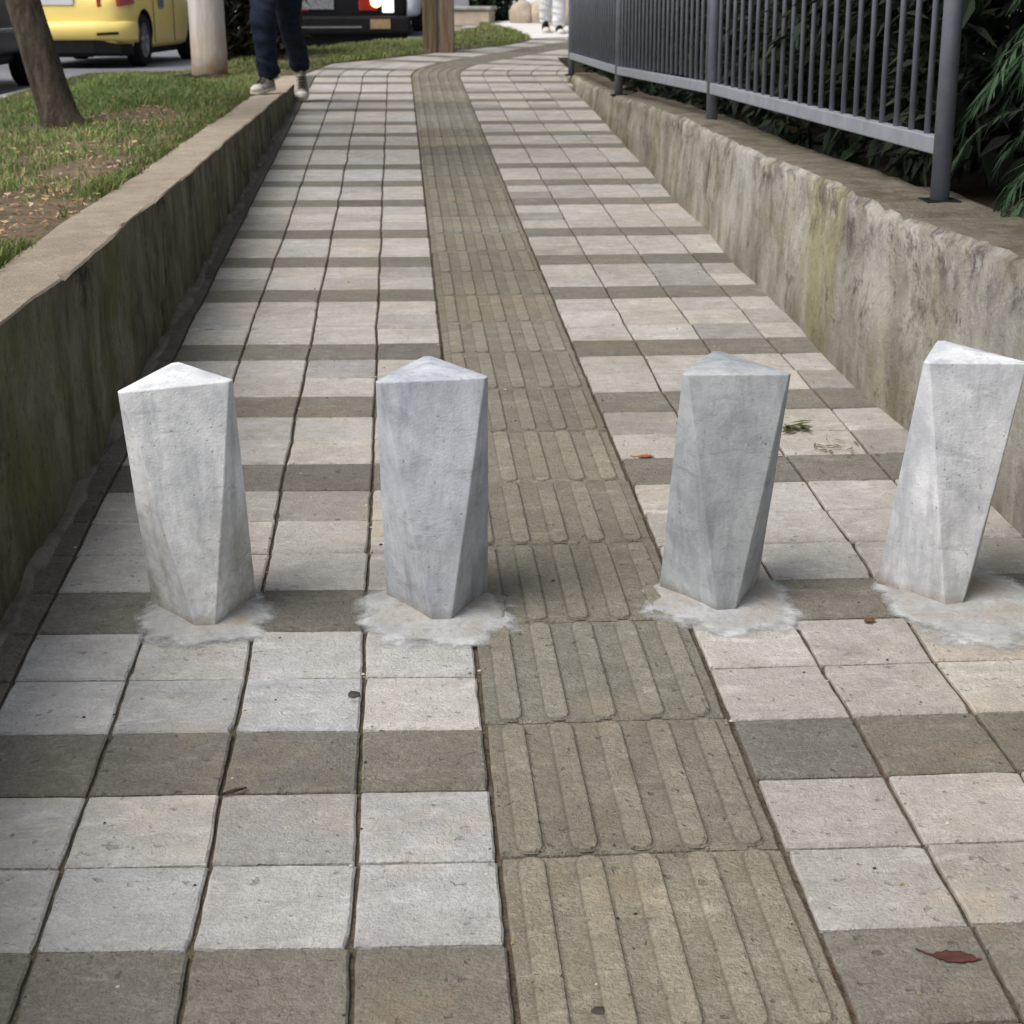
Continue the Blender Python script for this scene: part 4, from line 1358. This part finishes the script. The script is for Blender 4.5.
def person(label, loc, rz, lh, rh, hip, knees, colors, lean=0.0, group=None):
    """local frame: facing -Y, feet given as (heel, toe, ankle); left = +X"""
    root = empty('person', loc, rz, True, label, 'person', group)
    H = Vector(hip)
    (hl, tl, al), (hr, tr_, ar) = lh, rh
    kl, kr = [Vector(k) for k in knees]
    sp = lambda a, b_, t: Vector(a).lerp(Vector(b_), t)
    ch = H + Vector((0, -lean * .4, .36)); nk = H + Vector((0, -lean * .6, .53)); hd = nk + Vector((0, -.02, .17))
    N = {'pel': (H, .115), 'waist': (H + Vector((0, 0, .16)), .105), 'chest': (ch, .125), 'neckb': (nk - Vector((0, 0, .03)), .062), 'neck': (nk + Vector((0, 0, .03)), .052), 'jaw': (nk + Vector((0, -.022, .10)), .066), 'head': (hd, .088), 'crown': (hd + Vector((0, .005, .075)), .062), 'nose': (hd + Vector((0, -.10, -.025)), .014)}
    Eg = [('pel', 'waist'), ('waist', 'chest'), ('chest', 'neckb'), ('neckb', 'neck'), ('neck', 'jaw'), ('jaw', 'head'), ('head', 'crown'), ('head', 'nose')]
    for s, kn, an, nm in ((1, kl, al, 'l'), (-1, kr, ar, 'r')):
        hj = H + Vector((s * .085, 0, -.05))
        N.update({'hip' + nm: (hj, .085), 'th' + nm: (sp(hj, kn, .5), .072), 'kn' + nm: (kn, .052), 'cf' + nm: (sp(kn, an, .35), .052), 'an' + nm: (Vector(an), .036)})
        Eg += [('pel', 'hip' + nm), ('hip' + nm, 'th' + nm), ('th' + nm, 'kn' + nm), ('kn' + nm, 'cf' + nm), ('cf' + nm, 'an' + nm)]
        sh_ = ch + Vector((s * .17, 0, .09)); el = sh_ + Vector((s * .06, .06 * s, -.28)); wr_ = el + Vector((s * .01, -.08, -.23)); pm = wr_ + Vector((0, -.015, -.07))
        N.update({'sh' + nm: (sh_, .055), 'el' + nm: (el, .040), 'wr' + nm: (wr_, .027), 'pm' + nm: (pm, (.034, .018))})
        Eg += [('chest', 'sh' + nm), ('sh' + nm, 'el' + nm), ('el' + nm, 'wr' + nm), ('wr' + nm, 'pm' + nm)]
        for q, ln in enumerate((.060, .070, .066, .052)):
            a0 = pm + Vector((0, -.028 + q * .018, -.03)); a1 = a0 + Vector((-s * .006, 0, -ln * .5)); a2 = a1 + Vector((-s * .018, 0, -ln * .45))
            N.update({f'f{q}a{nm}': (a0, .009), f'f{q}b{nm}': (a1, .0085), f'f{q}c{nm}': (a2, .0075)})
            Eg += [('pm' + nm, f'f{q}a{nm}'), (f'f{q}a{nm}', f'f{q}b{nm}'), (f'f{q}b{nm}', f'f{q}c{nm}')]
        t0 = wr_ + Vector((-s * .012, -.035, -.035)); t1 = t0 + Vector((-s * .01, -.02, -.04))
        N.update({'t0' + nm: (t0, .011), 't1' + nm: (t1, .009)}); Eg += [('wr' + nm, 't0' + nm), ('t0' + nm, 't1' + nm)]
    skin('body', N, Eg, 'pel', M['skin'], root)
    J = {'pel': (H, .128), 'waist': (H + Vector((0, 0, .10)), .118)}; JE = [('pel', 'waist')]
    for s, kn, an, nm in ((1, kl, al, 'l'), (-1, kr, ar, 'r')):
        hj = H + Vector((s * .085, 0, -.05)); an = Vector(an)
        J.update({'h' + nm: (hj, .112), 't' + nm: (sp(hj, kn, .45), .106), 'k' + nm: (kn, .088), 'k2' + nm: (sp(kn, an, .15), .084), 'c' + nm: (sp(kn, an, .42), .086), 'c2' + nm: (sp(kn, an, .70) + Vector((s * .004, -.006, 0)), .078), 'c3' + nm: (sp(kn, an, .88) + Vector((0, .006, 0)), .080), 'a' + nm: (sp(kn, an, 1.08), .080)})
        JE += [('pel', 'h' + nm), ('h' + nm, 't' + nm), ('t' + nm, 'k' + nm), ('k' + nm, 'k2' + nm), ('k2' + nm, 'c' + nm), ('c' + nm, 'c2' + nm), ('c2' + nm, 'c3' + nm), ('c3' + nm, 'a' + nm)]
    jn = skin('trousers', J, JE, 'pel', colors[0], root, 3)
    for v in jn.data.vertices:                                    # folds in the cloth, deepest above the hems
        p = v.co; fold = nz(p.x * 9, p.y * 9, p.z * 16) * .010 + nz(p.x * 6 + 4, p.y * 6, p.z * 34 + p.x * 14) * .008 * (1.6 if p.z < .35 else 1)
        v.co = p + v.normal * fold
    T = {'w': (H + Vector((0, 0, .06)), .134), 'c0': (H + Vector((0, 0, .22)), .130), 'c': (ch, .143), 'n': (nk - Vector((0, 0, .045)), .075)}; TE = [('w', 'c0'), ('c0', 'c'), ('c', 'n')]
    for s, nm in ((1, 'l'), (-1, 'r')):
        sh_ = ch + Vector((s * .17, 0, .09)); el = sh_ + Vector((s * .06, .06 * s, -.28))
        T.update({'s' + nm: (sh_, .072), 'e' + nm: (sp(sh_, el, .75), .060)}); TE += [('c', 's' + nm), ('s' + nm, 'e' + nm)]
    skin('shirt', T, TE, 'c', colors[1], root)
    Hn = {'a': (hd + Vector((0, .02, .03)), .092), 'b': (hd + Vector((0, .03, .07)), .078), 'c': (hd + Vector((0, .055, -.03)), .070)}
    skin('hair', Hn, [('a', 'b'), ('a', 'c')], 'a', M['hair'], root)
    for s in (-1, 1):
        e = MB(); e.tube([hd + Vector((s * .034, -.083, .01)), hd + Vector((s * .034, -.090, .01))], [.012, .006], 10); e.build('eye', M['plate'], root)
        e = MB(); e.tube([hd + Vector((s * .088, .005, -.03)), hd + Vector((s * .100, .012, .0)), hd + Vector((s * .092, .01, .028))], [.012, .016, .010], 8); e.build('ear', M['skin'], root, smooth=True)
    e = MB(); e.tube([hd + Vector((-.024, -.080, -.066)), hd + Vector((0, -.087, -.066)), hd + Vector((.024, -.080, -.066))], [.005, .008, .005], 8); e.build('mouth', simple('lips', (.34, .13, .11), .5, .4), root)
    shoe(root, hl, tl, al, colors[2]); shoe(root, hr, tr_, ar, colors[2])
    return root


# walker: one foot up on the wall, the other trailing on the pavers with its heel lifted. local +X is the walker's left (picture right)
wx, wy = -.80, 11.80
lo = LV(11.25, .64) - LV(wy, 0) * 0
px, py, pz = wx, wy, 0.0


def loc_of(x, y, z):
    m = (Matrix.Translation((px, py, pz)) @ Matrix.Rotation(-TILT, 4, 'X')).inverted()
    return m @ Vector((x, y, z))


zt1 = LV(11.3, .645)
l_front = (loc_of(-.85, 11.47, zt1 + .012), loc_of(-.935, 11.215, zt1 + .008), loc_of(-.852, 11.44, zt1 + .10))
l_back = (loc_of(-.700, 12.44, .165), loc_of(-.688, 12.30, -.0 + .015), loc_of(-.700, 12.43, .25))
person('walker in dark blue jeans and beige shoes, one foot up on the low wall', (px, py, pz), 0.0, l_back, l_front,
       loc_of(-.80, 11.80, .97), (loc_of(-.745, 12.00, .60), loc_of(-.875, 11.42, zt1 + .50)), (M['denim'], M['shirt'], M['suede']))

px, py, pz = 1.80, 19.8, 0.0
wp = lambda a, b_, c: loc_of(px + a, py + b_, c)
person('distant walker in white trousers and dark shoes by the far end of the railing', (px, py, pz), 0.0,
       (wp(.07, .02, .012), wp(.08, -.22, .008), wp(.07, 0, .09)), (wp(-.07, .22, .05), wp(-.07, .0, .01), wp(-.07, .2, .13)),
       wp(0, .05, .92), (wp(.07, -.03, .5), wp(-.07, .10, .5)), (M['white_cloth'], M['white_cloth'], M['plastic']))

# ------------------------------------------------------------------ small things lying on the pavers
def flat_leaf(name, lab, cat, x, y, rz, L, W_, col, curl=.02, stalk=True):
    m_ = G(name + '_tissue'); c = m_.coord('obj')
    o_ = m_.mix(m_.noise(c, 60, 4), tuple(v * .6 for v in col), tuple(v * 1.2 for v in col)); mt = m_.done(o_, .7, .3)
    mb = MB(); n = 10; vs = []; fs = []
    for i in range(n + 1):
        t = i / n; w = W_ * (math.sin(math.pi * min(1, t ** .8)) ** .8) * (1 + .18 * math.sin(t * 25))
        for k in range(5):
            s = (k - 2) / 2
            vs.append(((t - .5) * L, s * w, .0022 + .55 * curl * (.5 * s * s * (w / max(W_, .001)) + .6 * (t - .4) ** 2) + .002 * nz(t * 6, s * 3)))
    for i in range(n):
        for k in range(4): fs.append((i * 5 + k, i * 5 + k + 1, (i + 1) * 5 + k + 1, (i + 1) * 5 + k))
    mb.add(vs, fs)
    if stalk: mb.tube([(-.5 * L, 0, .0040), (-.62 * L, .004, .0034), (-.8 * L, .012, .0026)], .0012, 6)
    o = mb.build(name, mt, smooth=True)
    o.location = (x, y, 0); o.rotation_euler = (0, 0, rz)
    sd = o.modifiers.new('t', 'SOLIDIFY'); sd.thickness = .0008
    return tag(o, lab, cat)


flat_leaf('fallen_leaf', 'dark red dry leaf lying on a grey paver near the camera', 'leaf', .681, 1.742, R(-12), .062, .012, (.085, .032, .026), .007)
flat_leaf('fallen_leaf', 'small orange dry leaf beside the darkest bollard', 'leaf', .585, 3.83, R(5), .045, .010, (.34, .10, .03), .01)
flat_leaf('fallen_leaf', 'small rusty leaf on a pale paver in front of the bollards', 'leaf', .86, 2.80, R(20), .026, .008, (.16, .07, .03), .015, False)
mb = MB(); rg = random.Random(21)
for k in range(26):
    a = rg.uniform(-2.6, .4); b0 = Vector((rg.gauss(0, .012), rg.gauss(0, .012), .006)); d = Vector((math.cos(a), math.sin(a), rg.uniform(.02, .3)))
    leafcard(mb, b0, d, rg.uniform(.03, .075), rg.uniform(.003, .006), Vector((0, 0, 1)), (rg.uniform(.06, .12), rg.uniform(.08, .13), .03, 1), .1)
sp_ = mb.build('leafy_sprig', M['leaves'], fix=False); sp_.location = (.99, 4.05, 0)
tag(sp_, 'fallen green sprig on the pavers between the two bollards nearest the fence', 'sprig')
mb = MB(); rg = random.Random(22)
for k in range(22):
    a = rg.uniform(0, 6.28); b0 = Vector((rg.gauss(0, .05), rg.gauss(0, .03), .005)); d = Vector((math.cos(a), math.sin(a), rg.uniform(.0, .2)))
    leafcard(mb, b0, d, rg.uniform(.02, .05), rg.uniform(.0015, .004), Vector((0, 0, 1)), (rg.uniform(.10, .18), rg.uniform(.10, .15), .06, 1), .05)
sp2 = mb.build('leafy_sprig', M['leaves'], fix=False); sp2.location = (1.06, 3.86, 0)
tag(sp2, 'thin dry sprig on a dark paver band beside the palest bollard', 'sprig')


def blob(name, lab, cat, x, y, rx, ry, h, col, seed):
    mb = MB(); n = 22; vs = []; fs = []
    for (f, z) in ((1, 0), (.85, h), (.0, h * 1.1)):
        for k in range(n):
            a = 2 * math.pi * k / n; q = f * (1 + .25 * nz(math.cos(a) * 1.5 + seed, math.sin(a) * 1.5)); vs.append((rx * q * math.cos(a), ry * q * math.sin(a), z))
    for r_ in range(2):
        for k in range(n): fs.append((r_ * n + k, r_ * n + (k + 1) % n, (r_ + 1) * n + (k + 1) % n, (r_ + 1) * n + k))
    mb.add(vs, fs)
    o = mb.build(name, simple(name, col, .8, .2, var=.3, scale=60), smooth=True); o.location = (x, y, .0012)
    return tag(o, lab, cat)


blob('gum_spot', 'dark round gum spot trodden onto a pale paver in front of the bollards', 'gum', -.098, 2.555, .011, .013, .0016, (.06, .055, .05), 1)
blob('gum_spot', 'dark gum spot on the nearest guide paver', 'gum', .218, 1.667, .010, .008, .0014, (.055, .05, .04), 5)
mb = MB(); mb.tube([(-.02, -.006, .004), (0, .0, .007), (.018, .012, .005)], [.002, .003, .0015], 7)
o = mb.build('twig', M['bark']); o.location = (-.270, 2.225, .0); tag(o, 'short dark twig lying on a paver joint', 'twig')

# crumbs of mortar and leaf fragments
mb = MB(); rg = random.Random(31)
for k in range(420):
    y = 1.4 + 5.5 * rg.random() ** 1.4; x = rg.uniform(-.72, 1.25)
    if rg.random() < .45: x = rg.choice([-.69, -.49, -.288, -.083, .117, .523, .724, .933]) + rg.gauss(0, .008)
    s = rg.uniform(.0010, .0030); c = rg.choice([(.6, .58, .5), (.28, .24, .14), (.07, .05, .035), (.05, .04, .03), (.30, .28, .12)])
    z = .001
    mb.add([(x - s * 1.3, y - s, z), (x + s, y - s * .7, z), (x + s * 1.2, y + s, z), (x - s, y + s * .8, z), (x, y, z + s)], [(0, 1, 4), (1, 2, 4), (2, 3, 4), (3, 0, 4)], 0, (*c, 1))
tag(mb.build('litter', M['leaves'], fix=False), 'crumbs of grit and leaf in the paver joints', kind='stuff')

# ------------------------------------------------------------------ light
SUN_EL, SUN_AZ = R(54), R(236)               # azimuth measured clockwise from +Y
W = bpy.data.worlds.new('World'); S.world = W; W.use_nodes = True
nt = W.node_tree; bg = nt.nodes['Background']
sky = nt.nodes.new('ShaderNodeTexSky'); sky.sky_type = 'NISHITA'; sky.sun_disc = False
sky.sun_elevation = SUN_EL; sky.sun_rotation = SUN_AZ
sky.air_density = 1.0; sky.dust_density = 4.0; sky.ozone_density = 1.0
hs = nt.nodes.new('ShaderNodeHueSaturation'); hs.inputs['Saturation'].default_value = .42
nt.links.new(sky.outputs[0], hs.inputs['Color']); nt.links.new(hs.outputs[0], bg.inputs[0])
bg.inputs[1].default_value = .078
sd = bpy.data.lights.new('sun', 'SUN'); sd.energy = 1.5; sd.angle = R(38); sd.color = (1, .975, .94)
so = bpy.data.objects.new('sun', sd); COL.objects.link(so)
dv = Vector((math.sin(SUN_AZ) * math.cos(SUN_EL), math.cos(SUN_AZ) * math.cos(SUN_EL), math.sin(SUN_EL)))
so.rotation_euler = dv.to_track_quat('Z', 'Y').to_euler()
so.location = dv * 20

# ------------------------------------------------------------------ camera (measured from the paver grid)
F_, VX, VY, CH = 1656.0, 394.0, -80.0, 1.239
up = Vector((0, F_, 512 - VY)) * -1; up.normalize()
yy = Vector((VX - 512, VY - 512, F_)).normalized()
xx = yy.cross(up)
if xx.x < 0: xx = -xx
cam = bpy.data.cameras.new('camera'); cam.sensor_width = 36; cam.lens = 36 * F_ / 1024
cam.clip_start = .05; cam.clip_end = 2000
cam.dof.use_dof = True; cam.dof.focus_distance = 2.95; cam.dof.aperture_fstop = 13
co = bpy.data.objects.new('camera', cam); COL.objects.link(co)
cxv = Vector((xx.x, yy.x, up.x)); cyv = -Vector((xx.y, yy.y, up.y)); czv = -Vector((xx.z, yy.z, up.z))
m = Matrix((cxv, cyv, czv)).transposed().to_4x4(); m.translation = (0, 0, CH)
co.matrix_world = m
S.camera = co

# the whole place is tipped so that plumb things are plumb
bpy.context.view_layer.update()
RX = Matrix.Rotation(TILT, 4, 'X')
for o in list(S.objects):
    if o.parent is None and o.type != 'LIGHT': o.matrix_world = RX @ o.matrix_world

S.view_settings.view_transform = 'Standard'; S.view_settings.look = 'None'
S.view_settings.gamma = 1; S.view_settings.exposure = .92
S.cycles.filter_width = 1.5
